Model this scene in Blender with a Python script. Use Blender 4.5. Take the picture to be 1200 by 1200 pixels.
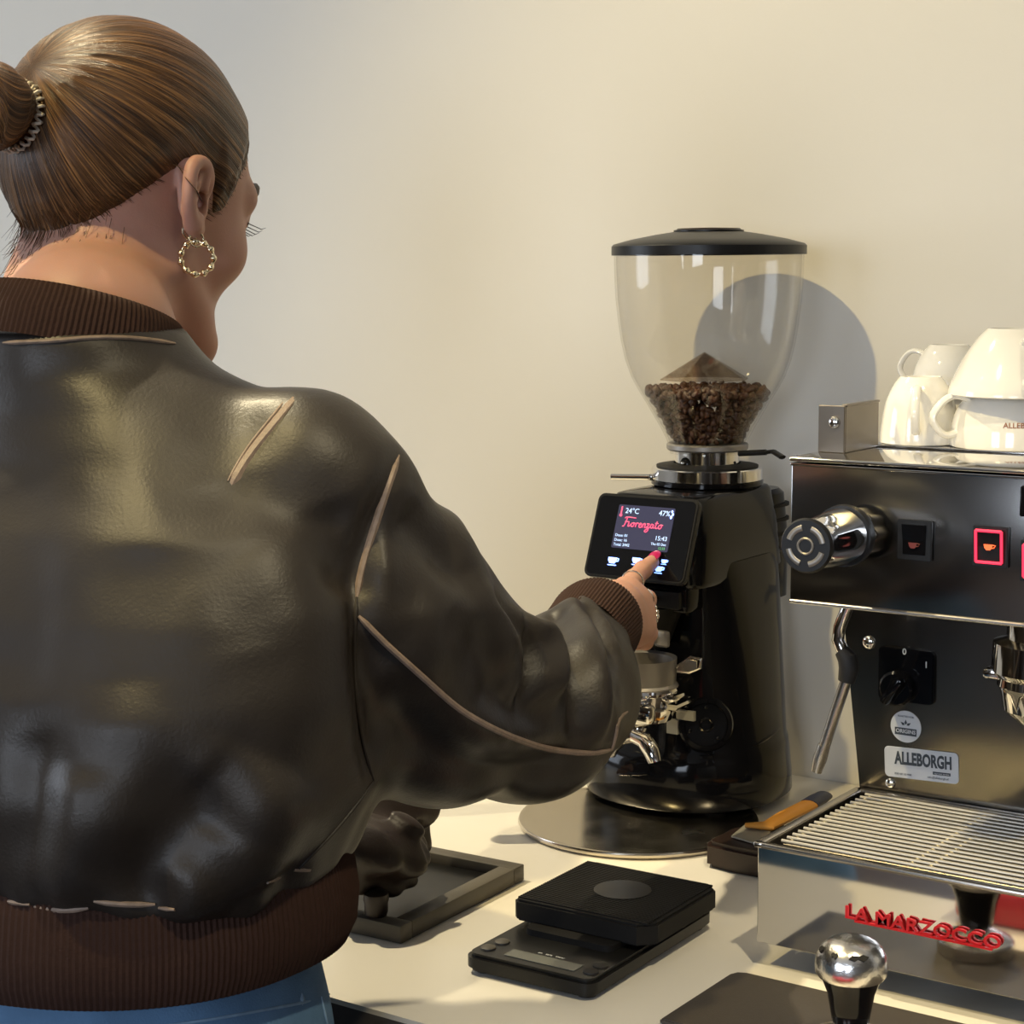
import bpy, bmesh, math, random
import numpy as np
from mathutils import Vector, Matrix, noise
from mathutils.bvhtree import BVHTree

for o in list(bpy.data.objects): bpy.data.objects.remove(o)
COL = bpy.context.scene.collection
SC = bpy.context.scene
R_ = math.radians
PI = math.pi
random.seed(7)
np.random.seed(7)

# ------------------------------------------------------------------ camera
YAW, PITCH, ROLL, FPX = R_(35.0), R_(7.4), R_(0.4), 2200.0
cam_d = bpy.data.cameras.new('camera')
cam = bpy.data.objects.new('camera', cam_d); COL.objects.link(cam)
cam_d.sensor_width = 36.0
cam_d.lens = FPX / 1200.0 * 36.0
cam_d.clip_start = 0.05
CAMP = Vector((0, 0, 1.43))
FWD = Vector((-math.sin(YAW)*math.cos(PITCH), math.cos(YAW)*math.cos(PITCH), -math.sin(PITCH)))
_r = Vector((math.cos(YAW), math.sin(YAW), 0)); _u = _r.cross(FWD)
RGT = math.cos(ROLL)*_r - math.sin(ROLL)*_u
UPV = math.cos(ROLL)*_u + math.sin(ROLL)*_r
cm = Matrix((RGT, UPV, -FWD)).transposed().to_4x4(); cm.translation = CAMP
cam.matrix_world = cm
SC.camera = cam

def ray(px, py): return FWD + RGT*((px-600)/FPX) - UPV*((py-600)/FPX)
def at(px, py, depth): return CAMP + ray(px, py)*depth
def onz(px, py, z): d = ray(px, py); return CAMP + d*((z-CAMP.z)/d.z)
def ony(px, py, y): d = ray(px, py); return CAMP + d*(y/d.y)
def onx(px, py, x): d = ray(px, py); return CAMP + d*(x/d.x)

# ------------------------------------------------------------------ world, lights, exposure
SC.view_settings.view_transform = 'Standard'
SC.view_settings.look = 'None'
SC.view_settings.gamma = 1
SC.view_settings.use_curve_mapping = False
SC.view_settings.exposure = 0.0
w = bpy.data.worlds.new('world'); SC.world = w; w.use_nodes = True
bg = w.node_tree.nodes['Background']
bg.inputs[0].default_value = (0.62, 0.74, 1.0, 1); bg.inputs[1].default_value = 1.0

def spot(name, loc, tgt, watts, deg, blend, rad, col):
    l = bpy.data.lights.new(name, 'SPOT'); l.energy = watts; l.spot_size = R_(deg); l.spot_blend = blend
    l.shadow_soft_size = rad; l.color = col
    o = bpy.data.objects.new(name, l); COL.objects.link(o); o.location = loc
    o.rotation_euler = (Vector(tgt)-Vector(loc)).to_track_quat('-Z', 'Y').to_euler(); return o
def area(name, loc, tgt, watts, sx, sy, col):
    l = bpy.data.lights.new(name, 'AREA'); l.energy = watts; l.shape = 'RECTANGLE'; l.size = sx; l.size_y = sy; l.color = col
    o = bpy.data.objects.new(name, l); COL.objects.link(o); o.location = loc
    o.rotation_euler = (Vector(tgt)-Vector(loc)).to_track_quat('-Z', 'Y').to_euler(); return o
KEY = (-1.058, 0.266, 2.63)
WARM = (1.0, 0.79, 0.36)
spot('key_spot_light', KEY, (-0.45, 1.50, 1.02), 70, 84, 0.70, 0.022, WARM)
spot('counter_spot_light', (-1.85, 1.12, 2.93), (-0.78, 1.13, 0.9), 170, 33, 0.5, 0.022, (1.0, 0.85, 0.55))
spot('second_spot_light', (0.15, 0.45, 2.93), (-0.72, 1.14, 0.9), 92, 28, 0.6, 0.03, (1.0, 0.85, 0.55))
spot('third_spot_light', (-2.4, 0.2, 2.93), (-2.2, 1.3, 1.0), 7, 80, 0.8, 0.03, WARM)
# daylight entering through the two windows behind the camera and the one on the left
COOL = (0.80, 0.88, 1.0)
area('window_daylight', (0.6, -3.42, 1.75), (0.6, 0, 1.2), 45, 1.2, 1.3, COOL)
area('window_daylight', (-1.6, -3.42, 1.75), (-1.6, 0, 1.2), 45, 1.2, 1.3, COOL)
area('window_daylight', (-4.42, -0.6, 1.7), (0, 0.2, 1.3), 34, 1.6, 1.4, COOL)

# ------------------------------------------------------------------ materials
def srgb(r, g, b):
    f = lambda c: c/12.92 if c <= 0.04045 else ((c+0.055)/1.055)**2.4
    return (f(r/255), f(g/255), f(b/255), 1)
class NT:
    def __init__(s, m): s.t = m.node_tree; s.b = s.t.nodes.get('Principled BSDF')
    def n(s, ty, **k):
        x = s.t.nodes.new(ty)
        for a, v in k.items(): setattr(x, a, v)
        return x
    def l(s, a, b): s.t.links.new(a, b)
def mat(name, col, rough=0.5, metal=0.0, spec=0.5, noise_amt=0.0, noise_scale=20, bump=0.0, bump_scale=200, coat=0.0,
        emis=None, estr=0.0, rvar=0.0, detail=4, sss=0.0, stretch=None, bump_dist=0.001):
    m = bpy.data.materials.new(name); m.use_nodes = True; t = NT(m); b = t.b
    b.inputs['Base Color'].default_value = col; b.inputs['Roughness'].default_value = rough
    b.inputs['Metallic'].default_value = metal; b.inputs['Specular IOR Level'].default_value = spec
    b.inputs['Coat Weight'].default_value = coat
    if emis: b.inputs['Emission Color'].default_value = emis; b.inputs['Emission Strength'].default_value = estr
    if sss:
        b.inputs['Subsurface Weight'].default_value = sss; b.inputs['Subsurface Radius'].default_value = (0.010, 0.004, 0.002)
        b.inputs['Subsurface Scale'].default_value = 0.6
    tc = t.n('ShaderNodeTexCoord'); src = tc.outputs['Object']
    if stretch:
        mp = t.n('ShaderNodeMapping'); mp.inputs['Scale'].default_value = stretch; t.l(src, mp.inputs[0]); src = mp.outputs[0]
    if noise_amt or rvar:
        nz = t.n('ShaderNodeTexNoise'); nz.inputs['Scale'].default_value = noise_scale; nz.inputs['Detail'].default_value = detail
        t.l(src, nz.inputs['Vector'])
        if noise_amt:
            mx = t.n('ShaderNodeMix', data_type='RGBA')
            mx.inputs[6].default_value = tuple(max(0, c*(1-noise_amt)) for c in col[:3])+(1,)
            mx.inputs[7].default_value = tuple(min(1, c*(1+noise_amt)) for c in col[:3])+(1,)
            t.l(nz.outputs['Fac'], mx.inputs[0]); t.l(mx.outputs[2], b.inputs['Base Color'])
        if rvar:
            mr = t.n('ShaderNodeMapRange'); mr.inputs[1].default_value = 0.3; mr.inputs[2].default_value = 0.7
            mr.inputs[3].default_value = max(0, rough-rvar); mr.inputs[4].default_value = min(1, rough+rvar)
            t.l(nz.outputs['Fac'], mr.inputs[0]); t.l(mr.outputs[0], b.inputs['Roughness'])
    if bump:
        nb = t.n('ShaderNodeTexNoise'); nb.inputs['Scale'].default_value = bump_scale; nb.inputs['Detail'].default_value = 5
        t.l(src, nb.inputs['Vector'])
        bp = t.n('ShaderNodeBump'); bp.inputs['Strength'].default_value = bump; bp.inputs['Distance'].default_value = bump_dist
        t.l(nb.outputs['Fac'], bp.inputs['Height']); t.l(bp.outputs[0], b.inputs['Normal'])
    return m
def clear_mat(name, tint, ior=1.46, gloss_rough=0.03):
    m = bpy.data.materials.new(name); m.use_nodes = True; t = NT(m); t.t.nodes.remove(t.b)
    out = t.t.nodes['Material Output']
    tr = t.n('ShaderNodeBsdfTransparent'); tr.inputs[0].default_value = tint
    gl = t.n('ShaderNodeBsdfGlossy'); gl.inputs['Roughness'].default_value = gloss_rough
    lw = t.n('ShaderNodeLayerWeight'); lw.inputs[0].default_value = 0.5
    pw = t.n('ShaderNodeMath', operation='POWER'); pw.inputs[1].default_value = 4.0; t.l(lw.outputs['Facing'], pw.inputs[0])
    fr = t.n('ShaderNodeMath', operation='MULTIPLY_ADD'); fr.inputs[1].default_value = 0.5; fr.inputs[2].default_value = ((ior-1)/(ior+1))**2; t.l(pw.outputs[0], fr.inputs[0])
    mx = t.n('ShaderNodeMixShader'); t.l(fr.outputs[0], mx.inputs[0]); t.l(tr.outputs[0], mx.inputs[1]); t.l(gl.outputs[0], mx.inputs[2])
    t.l(mx.outputs[0], out.inputs[0]); return m

M = {}
M['wall'] = mat('wall_paint', (0.80, 0.76, 0.68, 1), 0.75, noise_amt=0.02, noise_scale=2.5, bump=0.08, bump_scale=350, spec=0.25)
M['dark_wall'] = mat('dark_wall_paint', (0.10, 0.085, 0.07, 1), 0.8, noise_amt=0.15, noise_scale=3)
M['ceiling'] = mat('ceiling_paint', (0.55, 0.53, 0.50, 1), 0.9)
M['floor'] = mat('floor_wood', (0.09, 0.055, 0.035, 1), 0.45, noise_amt=0.4, noise_scale=6, stretch=(1, 12, 1))
M['counter'] = mat('counter_laminate', (0.80, 0.76, 0.68, 1), 0.34, noise_amt=0.03, noise_scale=8, bump=0.03, bump_scale=500, spec=0.45)
M['counter_dark'] = mat('counter_front', (0.09, 0.08, 0.075, 1), 0.55, noise_amt=0.2, noise_scale=30)
M['glass'] = clear_mat('window_glass', (0.96, 0.98, 0.97, 1))
M['hopper'] = clear_mat('hopper_clear_plastic', (0.962, 0.955, 0.94, 1), 1.42, 0.02)
M['cone'] = clear_mat('smoky_clear_plastic', (0.80, 0.74, 0.68, 1), 1.5, 0.1)
M['gloss_black'] = mat('gloss_black_lacquer', (0.004, 0.004, 0.005, 1), 0.09, spec=0.24, coat=0.0, noise_amt=0.1)
M['black'] = mat('black_plastic', (0.008, 0.008, 0.009, 1), 0.36, spec=0.3, noise_amt=0.15, noise_scale=60, bump=0.03)
M['matt_black'] = mat('matt_black_plastic', (0.007, 0.0065, 0.0065, 1), 0.6, spec=0.25, noise_amt=0.2, noise_scale=60, bump=0.08, bump_scale=400)
M['scale_black'] = mat('scale_body_black', (0.009, 0.009, 0.009, 1), 0.3, spec=0.3, noise_amt=0.2, noise_scale=50)
M['rubber'] = mat('black_rubber', (0.02, 0.018, 0.017, 1), 0.65, noise_amt=0.15, bump=0.1)
M['grey_frame'] = mat('grey_frame_plastic', (0.085, 0.075, 0.06, 1), 0.5, noise_amt=0.1, bump=0.05)
M['mirror'] = mat('polished_stainless', (0.72, 0.70, 0.67, 1), 0.06, metal=1.0, rvar=0.025, noise_scale=3)
M['steel'] = mat('brushed_stainless', (0.62, 0.58, 0.53, 1), 0.26, metal=1.0, noise_amt=0.08, noise_scale=60, stretch=(1, 1, 14))
M['disc_steel'] = mat('worn_steel_disc', (0.60, 0.55, 0.47, 1), 0.22, metal=1.0, noise_amt=0.12, noise_scale=22, rvar=0.06)
M['chrome'] = mat('chrome', (0.80, 0.78, 0.75, 1), 0.07, metal=1.0, noise_amt=0.03)
M['brushed_knob'] = mat('cast_aluminium', (0.74, 0.72, 0.69, 1), 0.24, metal=1.0, noise_amt=0.15, noise_scale=120, bump=0.3, bump_scale=300)
M['dark_steel'] = mat('dark_bracket_steel', (0.16, 0.14, 0.12, 1), 0.35, metal=0.8, noise_amt=0.1)
M['porcelain'] = mat('white_porcelain', (0.78, 0.76, 0.715, 1), 0.10, spec=0.6, coat=0.3, noise_amt=0.01)
M['grey_alu'] = mat('grey_funnel_aluminium', (0.30, 0.28, 0.26, 1), 0.4, metal=0.7, noise_amt=0.08)
M['bean'] = mat('roasted_coffee', (0.075, 0.030, 0.013, 1), 0.42, noise_amt=0.5, noise_scale=60, spec=0.5, bump=0.2, bump_scale=300)
M['red_print'] = mat('red_letters', (0.55, 0.012, 0.02, 1), 0.3, noise_amt=0.05)
M['sticker'] = mat('white_sticker', (0.56, 0.58, 0.62, 1), 0.4, noise_amt=0.02)
M['ink'] = mat('dark_print_ink', (0.035, 0.045, 0.06, 1), 0.6, noise_amt=0.05)
M['brown_ink'] = mat('brown_print_ink', (0.30, 0.13, 0.07, 1), 0.6, noise_amt=0.05)
M['mark'] = mat('pale_print', (0.65, 0.65, 0.62, 1), 0.5, noise_amt=0.02)
M['screen'] = mat('screen_backlight', (0.02, 0.02, 0.03, 1), 0.15, emis=(0.035, 0.035, 0.075, 1), estr=1.0, noise_amt=0.05)
M['led_white'] = mat('screen_white_text', (0.5, 0.6, 0.8, 1), 0.4, emis=(0.38, 0.62, 1.0, 1), estr=1.0, noise_amt=0.01)
M['led_blue'] = mat('blue_lit_symbol', (0.4, 0.5, 0.9, 1), 0.4, emis=(0.16, 0.32, 1.0, 1), estr=4.0, noise_amt=0.01)
M['led_pink'] = mat('screen_pink_script', (0.6, 0.1, 0.15, 1), 0.4, emis=(1.0, 0.09, 0.27, 1), estr=0.8, noise_amt=0.01)
M['led_green'] = mat('screen_green_text', (0.1, 0.4, 0.15, 1), 0.4, emis=(0.12, 0.5, 0.2, 1), estr=0.6, noise_amt=0.01)
M['led_red'] = mat('red_lit_switch_frame', (0.5, 0.02, 0.05, 1), 0.4, emis=(1.0, 0.03, 0.08, 1), estr=1.6, noise_amt=0.01)
M['led_orange'] = mat('orange_lit_symbol', (0.6, 0.1, 0.02, 1), 0.4, emis=(1.0, 0.14, 0.04, 1), estr=1.2, noise_amt=0.01)
M['dull_red'] = mat('unlit_red_symbol', (0.14, 0.02, 0.015, 1), 0.5, noise_amt=0.05)
M['orange'] = mat('orange_handle_plastic', (0.62, 0.27, 0.035, 1), 0.45, noise_amt=0.06)
M['blue'] = mat('dark_blue_handle_end', (0.012, 0.018, 0.06, 1), 0.4, noise_amt=0.1)
M['pale_tool'] = mat('clear_grey_scraper_blade', (0.30, 0.28, 0.22, 1), 0.3, noise_amt=0.08)
M['mat'] = mat('tamping_mat_rubber', (0.045, 0.037, 0.032, 1), 0.55, noise_amt=0.15, noise_scale=300, bump=0.25, bump_scale=900)
M['leather_cloth'] = mat('dark_brown_cloth', (0.022, 0.014, 0.012, 1), 0.45, noise_amt=0.2, noise_scale=40, bump=0.2, bump_scale=500)
M['brown_block'] = mat('dark_brown_wood', (0.022, 0.010, 0.006, 1), 0.4, noise_amt=0.4, noise_scale=20)
M['lcd'] = mat('lcd_glass', (0.09, 0.095, 0.085, 1), 0.15, noise_amt=0.03)
M['lamp'] = mat('lamp_glow', (1, 0.9, 0.7, 1), 0.4, emis=(1, 0.82, 0.55, 1), estr=30, noise_amt=0.01)
M['red_thing'] = mat('red_plastic', (0.55, 0.03, 0.05, 1), 0.35, noise_amt=0.04)
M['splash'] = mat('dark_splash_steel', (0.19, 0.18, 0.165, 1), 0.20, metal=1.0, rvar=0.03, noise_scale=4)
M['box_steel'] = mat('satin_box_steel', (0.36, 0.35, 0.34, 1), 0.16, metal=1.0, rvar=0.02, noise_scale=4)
M['steel_soft'] = mat('satin_steel', (0.42, 0.41, 0.40, 1), 0.35, metal=0.9, noise_amt=0.05)
M['grid'] = mat('grid_bar_steel', (0.80, 0.75, 0.66, 1), 0.32, metal=0.75, noise_amt=0.05)

# ------------------------------------------------------------------ object helpers
def tag(o, label=None, cat=None, group=None, kind=None):
    if label: o['label'] = label
    if cat: o['category'] = cat
    if group: o['group'] = group
    if kind: o['kind'] = kind
    return o
def thing(name, loc, label, cat, group=None):
    o = bpy.data.objects.new(name, None); COL.objects.link(o); o.location = loc; o.empty_display_size = 0.02
    return tag(o, label, cat, group)
def wpos(o):
    v = Vector((0, 0, 0))
    while o is not None:
        v += o.location
        o = o.parent
    return v
def put(name, me, m, parent=None, smooth=True, ang=None, pivot=None):
    """link mesh whose vertices are in world space; re-origin on its own centre"""
    n = len(me.vertices)
    co = np.empty(n*3, 'f'); me.vertices.foreach_get('co', co); co = co.reshape(-1, 3)
    c = Vector(((co.max(0)+co.min(0))/2).tolist()) if pivot is None else Vector(pivot)
    co -= np.array(c, 'f'); me.vertices.foreach_set('co', co.ravel()); me.update()
    if isinstance(m, (list, tuple)):
        for x in m: me.materials.append(x)
    elif m: me.materials.append(m)
    if smooth:
        me.shade_smooth()
        if ang: me.set_sharp_from_angle(angle=R_(ang))
    o = bpy.data.objects.new(name, me); COL.objects.link(o)
    if parent is not None:
        o.parent = parent; o.location = c - wpos(parent)
    else: o.location = c
    return o
class MB:
    """collects shapes, world coordinates"""
    def __init__(s): s.bm = bmesh.new(); s.M = Matrix()
    def _x(s, vs):
        if s.M != Matrix(): bmesh.ops.transform(s.bm, matrix=s.M, verts=vs)
    def box(s, lo, hi, bev=0.0, seg=2, M=None):
        t = bmesh.new(); bmesh.ops.create_cube(t, size=1)
        lo = Vector(lo); hi = Vector(hi); c = (lo+hi)/2; d = hi-lo
        for v in t.verts: v.co = Vector((v.co.x*d.x, v.co.y*d.y, v.co.z*d.z))+c
        if bev: bmesh.ops.bevel(t, geom=t.edges[:], offset=bev, segments=seg, affect='EDGES', profile=0.5)
        return s.merge(t, M)
    def merge(s, t, M=None):
        if M is not None: bmesh.ops.transform(t, matrix=M, verts=t.verts[:])
        if s.M != Matrix(): bmesh.ops.transform(t, matrix=s.M, verts=t.verts[:])
        me = bpy.data.meshes.new('tmp'); t.to_mesh(me); t.free(); s.bm.from_mesh(me); bpy.data.meshes.remove(me); return s
    def raw(s, vs, fs, M=None):
        t = bmesh.new(); V = [t.verts.new(v) for v in vs]
        for f in fs:
            try: t.faces.new([V[i] for i in f])
            except ValueError: pass
        bmesh.ops.recalc_face_normals(t, faces=t.faces[:])
        return s.merge(t, M)
    def rings(s, rings, cap=True, closed=True, M=None, loop=False):
        n = len(rings[0]); vs = [tuple(p) for r in rings for p in r]; fs = []
        m = len(rings)
        for i in range(m if loop else m-1):
            a = i*n; b = ((i+1) % m)*n
            for j in range(n if closed else n-1):
                k = (j+1) % n; fs.append((a+j, a+k, b+k, b+j))
        if cap and not loop: fs.append(tuple(range(n-1, -1, -1))); fs.append(tuple((m-1)*n+j for j in range(n)))
        return s.raw(vs, fs, M)
    def lathe(s, prof, c=(0, 0, 0), axis=None, n=40, cap=False, M=None):
        """prof: list of (r, h) along the axis; first/last r=0 closes it"""
        rs = []
        for r, h in prof: rs.append([(max(r, 1e-5)*math.cos(2*PI*j/n), max(r, 1e-5)*math.sin(2*PI*j/n), h) for j in range(n)])
        T = Matrix.Translation(Vector(c))
        if axis is not None: T = T @ Vector(axis).to_track_quat('Z', 'Y').to_matrix().to_4x4()
        if M is not None: T = M @ T
        return s.rings(rs, cap=cap, M=T)
    def cyl(s, a, b, r, r2=None, n=24, bev=0.0, M=None):
        a = Vector(a); b = Vector(b); L = (b-a).length; r2 = r if r2 is None else r2
        if bev: prof = [(0, 0), (r-bev, 0), (r, bev), (r2, L-bev), (r2-bev, L), (0, L)]
        else: prof = [(0, 0), (r, 0), (r2, L), (0, L)]
        return s.lathe(prof, a, b-a, n, M=M)
    def tube(s, pts, r, n=10, closed=False, M=None, flat=None, up=None):
        P = [Vector(p) for p in pts]; m = len(P); rs = []; nv = None
        for i, p in enumerate(P):
            if closed: t = P[(i+1) % m]-P[i-1]
            else: t = P[min(i+1, m-1)]-P[max(i-1, 0)]
            t.normalize()
            if nv is None:
                a = Vector(up) if up is not None else (Vector((0, 0, 1)) if abs(t.z) < 0.9 else Vector((1, 0, 0)))
                nv = (a - t*a.dot(t)).normalized()
            else: nv = (nv - t*nv.dot(t)).normalized()
            b = t.cross(nv); rr = r[i] if isinstance(r, (list, tuple)) else r; fl = flat or 1.0
            rs.append([p + nv*(math.cos(2*PI*j/n)*rr*fl) + b*(math.sin(2*PI*j/n)*rr) for j in range(n)])
        return s.rings(rs, cap=not closed, M=M, loop=closed)
    def sphere(s, c, r, sc=(1, 1, 1), u=20, v=12, M=None):
        t = bmesh.new(); bmesh.ops.create_uvsphere(t, u_segments=u, v_segments=v, radius=r)
        for x in t.verts: x.co = Vector((x.co.x*sc[0], x.co.y*sc[1], x.co.z*sc[2]))+Vector(c)
        return s.merge(t, M)
    def prism(s, pts, z0, z1, M=None, bev=0.0):
        t = bmesh.new(); a = [t.verts.new((x, y, z0)) for x, y in pts]; f = t.faces.new(a)
        r = bmesh.ops.extrude_face_region(t, geom=[f]); vs = [g for g in r['geom'] if isinstance(g, bmesh.types.BMVert)]
        for v in vs: v.co.z = z1
        bmesh.ops.recalc_face_normals(t, faces=t.faces[:])
        if bev:
            es = [e for e in t.edges if abs(e.verts[0].co.z-e.verts[1].co.z) < 1e-7]
            bmesh.ops.bevel(t, geom=es, offset=bev, segments=2, affect='EDGES')
        return s.merge(t, M)
    def build(s, name, m, parent=None, smooth=True, ang=35, M=None):
        if M is not None: bmesh.ops.transform(s.bm, matrix=M, verts=s.bm.verts[:])
        me = bpy.data.meshes.new(name); s.bm.to_mesh(me); s.bm.free()
        return put(name, me, m, parent, smooth, ang)
def rrect(w, h, r, seg=5):
    out = []
    for cx, cy, a0 in ((w/2-r, h/2-r, 0), (-w/2+r, h/2-r, 90), (-w/2+r, -h/2+r, 180), (w/2-r, -h/2+r, 270)):
        for i in range(seg+1):
            a = R_(a0+90*i/seg); out.append((cx+r*math.cos(a), cy+r*math.sin(a)))
    return out
def sel(a, b, n, c, z, N=48):
    """superellipse ring"""
    out = []
    for j in range(N):
        t = 2*PI*j/N; ct, st = math.cos(t), math.sin(t)
        out.append((c[0]+a*abs(ct)**(2/n)*(1 if ct > 0 else -1), c[1]+b*abs(st)**(2/n)*(1 if st > 0 else -1), z))
    return out
def frame(o, x, z):
    """matrix with local x along x, local z along z (face normal), y = z cross x"""
    z = Vector(z).normalized(); x = (Vector(x)-z*Vector(x).dot(z)).normalized(); y = z.cross(x)
    m = Matrix((x, y, z)).transposed().to_4x4(); m.translation = Vector(o); return m
def text(name, s, size, M_, m, parent, depth=0.0004, shear=0.0, space=1.0, align='CENTER', offset=0.0, xs=1.0):
    c = bpy.data.curves.new('t', 'FONT'); c.body = s; c.size = size; c.extrude = depth; c.shear = shear
    c.space_character = space; c.align_x = align; c.align_y = 'CENTER'; c.offset = offset; c.resolution_u = 3
    o = bpy.data.objects.new('t', c); COL.objects.link(o)
    dg = bpy.context.evaluated_depsgraph_get(); me = bpy.data.meshes.new_from_object(o.evaluated_get(dg))
    bpy.data.objects.remove(o); bpy.data.curves.remove(c)
    me.transform(M_ @ Matrix.Diagonal((xs, 1, 1, 1)))
    return put(name, me, m, parent, smooth=False)
# ------------------------------------------------------------------ room
WY = 1.743          # painted wall behind the machines
CT = 0.90           # worktop height
def wall_with_holes(name, axis, pos, thick, a0, a1, z1, holes, m):
    """axis 'x': wall runs along x at y=pos; axis 'y': runs along y at x=pos"""
    b = MB(); xs = sorted({a0, a1, *[h[0] for h in holes], *[h[1] for h in holes]})
    for i in range(len(xs)-1):
        l, r = xs[i], xs[i+1]; hs = [h for h in holes if h[0] <= l and h[1] >= r]
        zz = [(0, z1)] if not hs else [(0, hs[0][2]), (hs[0][3], z1)]
        for z0, zt in zz:
            if axis == 'x': b.box((l, pos-thick, z0), (r, pos, zt))
            else: b.box((pos-thick, l, z0), (pos, r, zt))
    o = b.build(name, m, smooth=False); tag(o, kind='structure'); return o
def struct(b, name, m): o = b.build(name, m, smooth=False); tag(o, kind='structure'); return o
b = MB(); b.box((-4.6, WY, 0), (2.6, WY+0.12, 3.0)); struct(b, 'wall_back', M['wall'])
wall_with_holes('wall_front', 'x', -3.5, 0.15, -4.6, 2.6, 3.0, [(0.0, 1.2, 1.1, 2.4), (-2.2, -1.0, 1.1, 2.4)], M['dark_wall'])
wall_with_holes('wall_left', 'y', -4.5, 0.15, -3.5, WY, 3.0, [(-1.4, 0.2, 1.0, 2.4)], M['wall'])
b = MB(); b.box((2.5, -3.5, 0), (2.65, WY, 3.0)); struct(b, 'wall_right', M['dark_wall'])
b = MB(); b.box((-4.65, -3.65, -0.05), (2.65, WY+0.12, 0)); struct(b, 'floor', M['floor'])
b = MB(); b.box((-4.65, -3.65, 3.0), (2.65, WY+0.12, 3.08)); struct(b, 'ceiling', M['ceiling'])
def window(n, cx, cy, w, z0, z1, axis):
    b = MB(); f = 0.05
    def bx(a0, a1, za, zb, t=0.03):
        if axis == 'x': b.box((a0, cy-t, za), (a1, cy+t, zb), 0.004, 1)
        else: b.box((cx-t, a0, za), (cx+t, a1, zb), 0.004, 1)
    c = cx if axis == 'x' else cy
    bx(c-w/2, c+w/2, z0, z0+f); bx(c-w/2, c+w/2, z1-f, z1); bx(c-w/2, c-w/2+f, z0+f, z1-f); bx(c+w/2-f, c+w/2, z0+f, z1-f)
    bx(c-0.02, c+0.02, z0+f, z1-f, 0.02)
    o = b.build('window_%d' % n, M['dark_steel'], smooth=False); tag(o, kind='structure')
    g = MB()
    if axis == 'x': g.box((c-w/2+f, cy-0.003, z0+f), (c+w/2-f, cy+0.003, z1-f))
    else: g.box((cx-0.003, c-w/2+f, z0+f), (cx+0.003, c+w/2-f, z1-f))
    g.build('pane', M['glass'], o, smooth=False)
window(1, 0.6, -3.58, 1.2, 1.1, 2.4, 'x'); window(2, -1.6, -3.58, 1.2, 1.1, 2.4, 'x'); window(3, -4.58, -0.6, 1.6, 1.0, 2.4, 'y')

# counter: dark cabinet with a thin pale worktop
t = thing('counter_cabinet', (-0.6, 1.37, 0), 'dark grey counter carcass under the pale worktop', 'counter')
b = MB(); b.box((-3.4, 1.0045, 0.08), (2.0, WY-0.002, CT-0.004)); b.build('carcass', M['counter_dark'], t, smooth=False)
b = MB(); b.box((-3.4, 1.05, 0.0), (2.0, WY-0.01, 0.08)); b.build('plinth', M['black'], t, smooth=False)
b = MB(); b.box((-3.4, 1.0045, CT-0.004), (2.0, WY-0.002, CT)); o = b.build('worktop', M['counter'], smooth=False)
tag(o, 'pale cream laminate worktop carrying the grinder and espresso machine', 'worktop')

# ceiling spots (real fittings of the lights above)
for (x, y), lab in (((KEY[0], KEY[1]), 'hanging spotlight above and behind the person in the leather jacket'),
                    ((-1.85, 1.12), 'ceiling spotlight over the worktop left of the person'),
                    ((0.15, 0.45), 'ceiling spotlight to the right of the espresso machine'),
                    ((-2.4, 0.2), 'ceiling spotlight far to the left of the person')):
    t = thing('ceiling_spotlight', (x, y, 3.0), lab, 'light', 'ceiling spotlights')
    dz = (KEY[2]-2.93) if (x, y) == (KEY[0], KEY[1]) else 0
    b = MB(); b.lathe([(0.0, 3.0+dz), (0.045, 3.0+dz), (0.045, 2.945+dz), (0.041, 2.945+dz), (0.041, 2.955+dz), (0, 2.955+dz)], (x, y, 0)); b.build('housing', M['black'], t)
    b = MB(); b.lathe([(0.0, 2.953+dz), (0.038, 2.953+dz), (0.034, 2.948+dz), (0, 2.947+dz)], (x, y, 0)); b.build('bulb', M['lamp'], t)
    if dz: b = MB(); b.cyl((x, y, 2.99+dz), (x, y, 3.0), .006); b.build('rod', M['black'], t)

# ------------------------------------------------------------------ coffee grinder
GX, GY = -0.896, 1.615
g = thing('coffee_grinder', (-0.91, 1.61, 0.906), 'glossy black coffee grinder with clear hopper of beans on a steel disc', 'grinder')
b = MB()
ZS = [(0.910, .098, .099, 2.2, -.914, 1.615), (0.9125, .1005, .101, 2.2, -.914, 1.614), (0.93, .101, .101, 2.2, -.914, 1.612), (0.955, .098, .099, 2.2, -.913, 1.611),
      (0.966, .094, .096, 2.2, -.911, 1.612), (0.97, .089, .092, 2.3, -.909, 1.613), (1.0, .083, .089, 2.5, -.906, 1.612), (1.05, .073, .085, 2.8, -.902, 1.612),
      (1.10, .064, .083, 3.2, -.899, 1.612), (1.135, .058, .083, 3.6, -.897, 1.61), (1.15, .054, .083, 4, -.896, 1.608)]
b.rings([sel(a, bb, n, (cx, cy), z, 64) for z, a, bb, n, cx, cy in ZS]); b.build('body', M['gloss_black'], g, ang=50)
# slanting seam ridge of the base
b = MB(); pts = []
for j in range(64):
    tt = 2*PI*j/64; z = 0.958 + 0.022*math.cos(tt-R_(35))
    f = (z-0.93)/0.07; a = .1015-.0165*f; pts.append((-.912+a*math.cos(tt), 1.612+(a+.001)*math.sin(tt), z))
b.tube(pts, 0.0022, 8, closed=True); b.build('base_seam', M['gloss_black'], g)
b = MB()
for a in (40, 140, 220, 320):
    x, y = -.914+.075*math.cos(R_(a)), 1.612+.075*math.sin(R_(a)); b = MB(); b.cyl((x, y, .9065 if a > 180 else .9005), (x, y, .912), .010, n=16); b.build('foot', M['rubber'], g)
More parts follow.
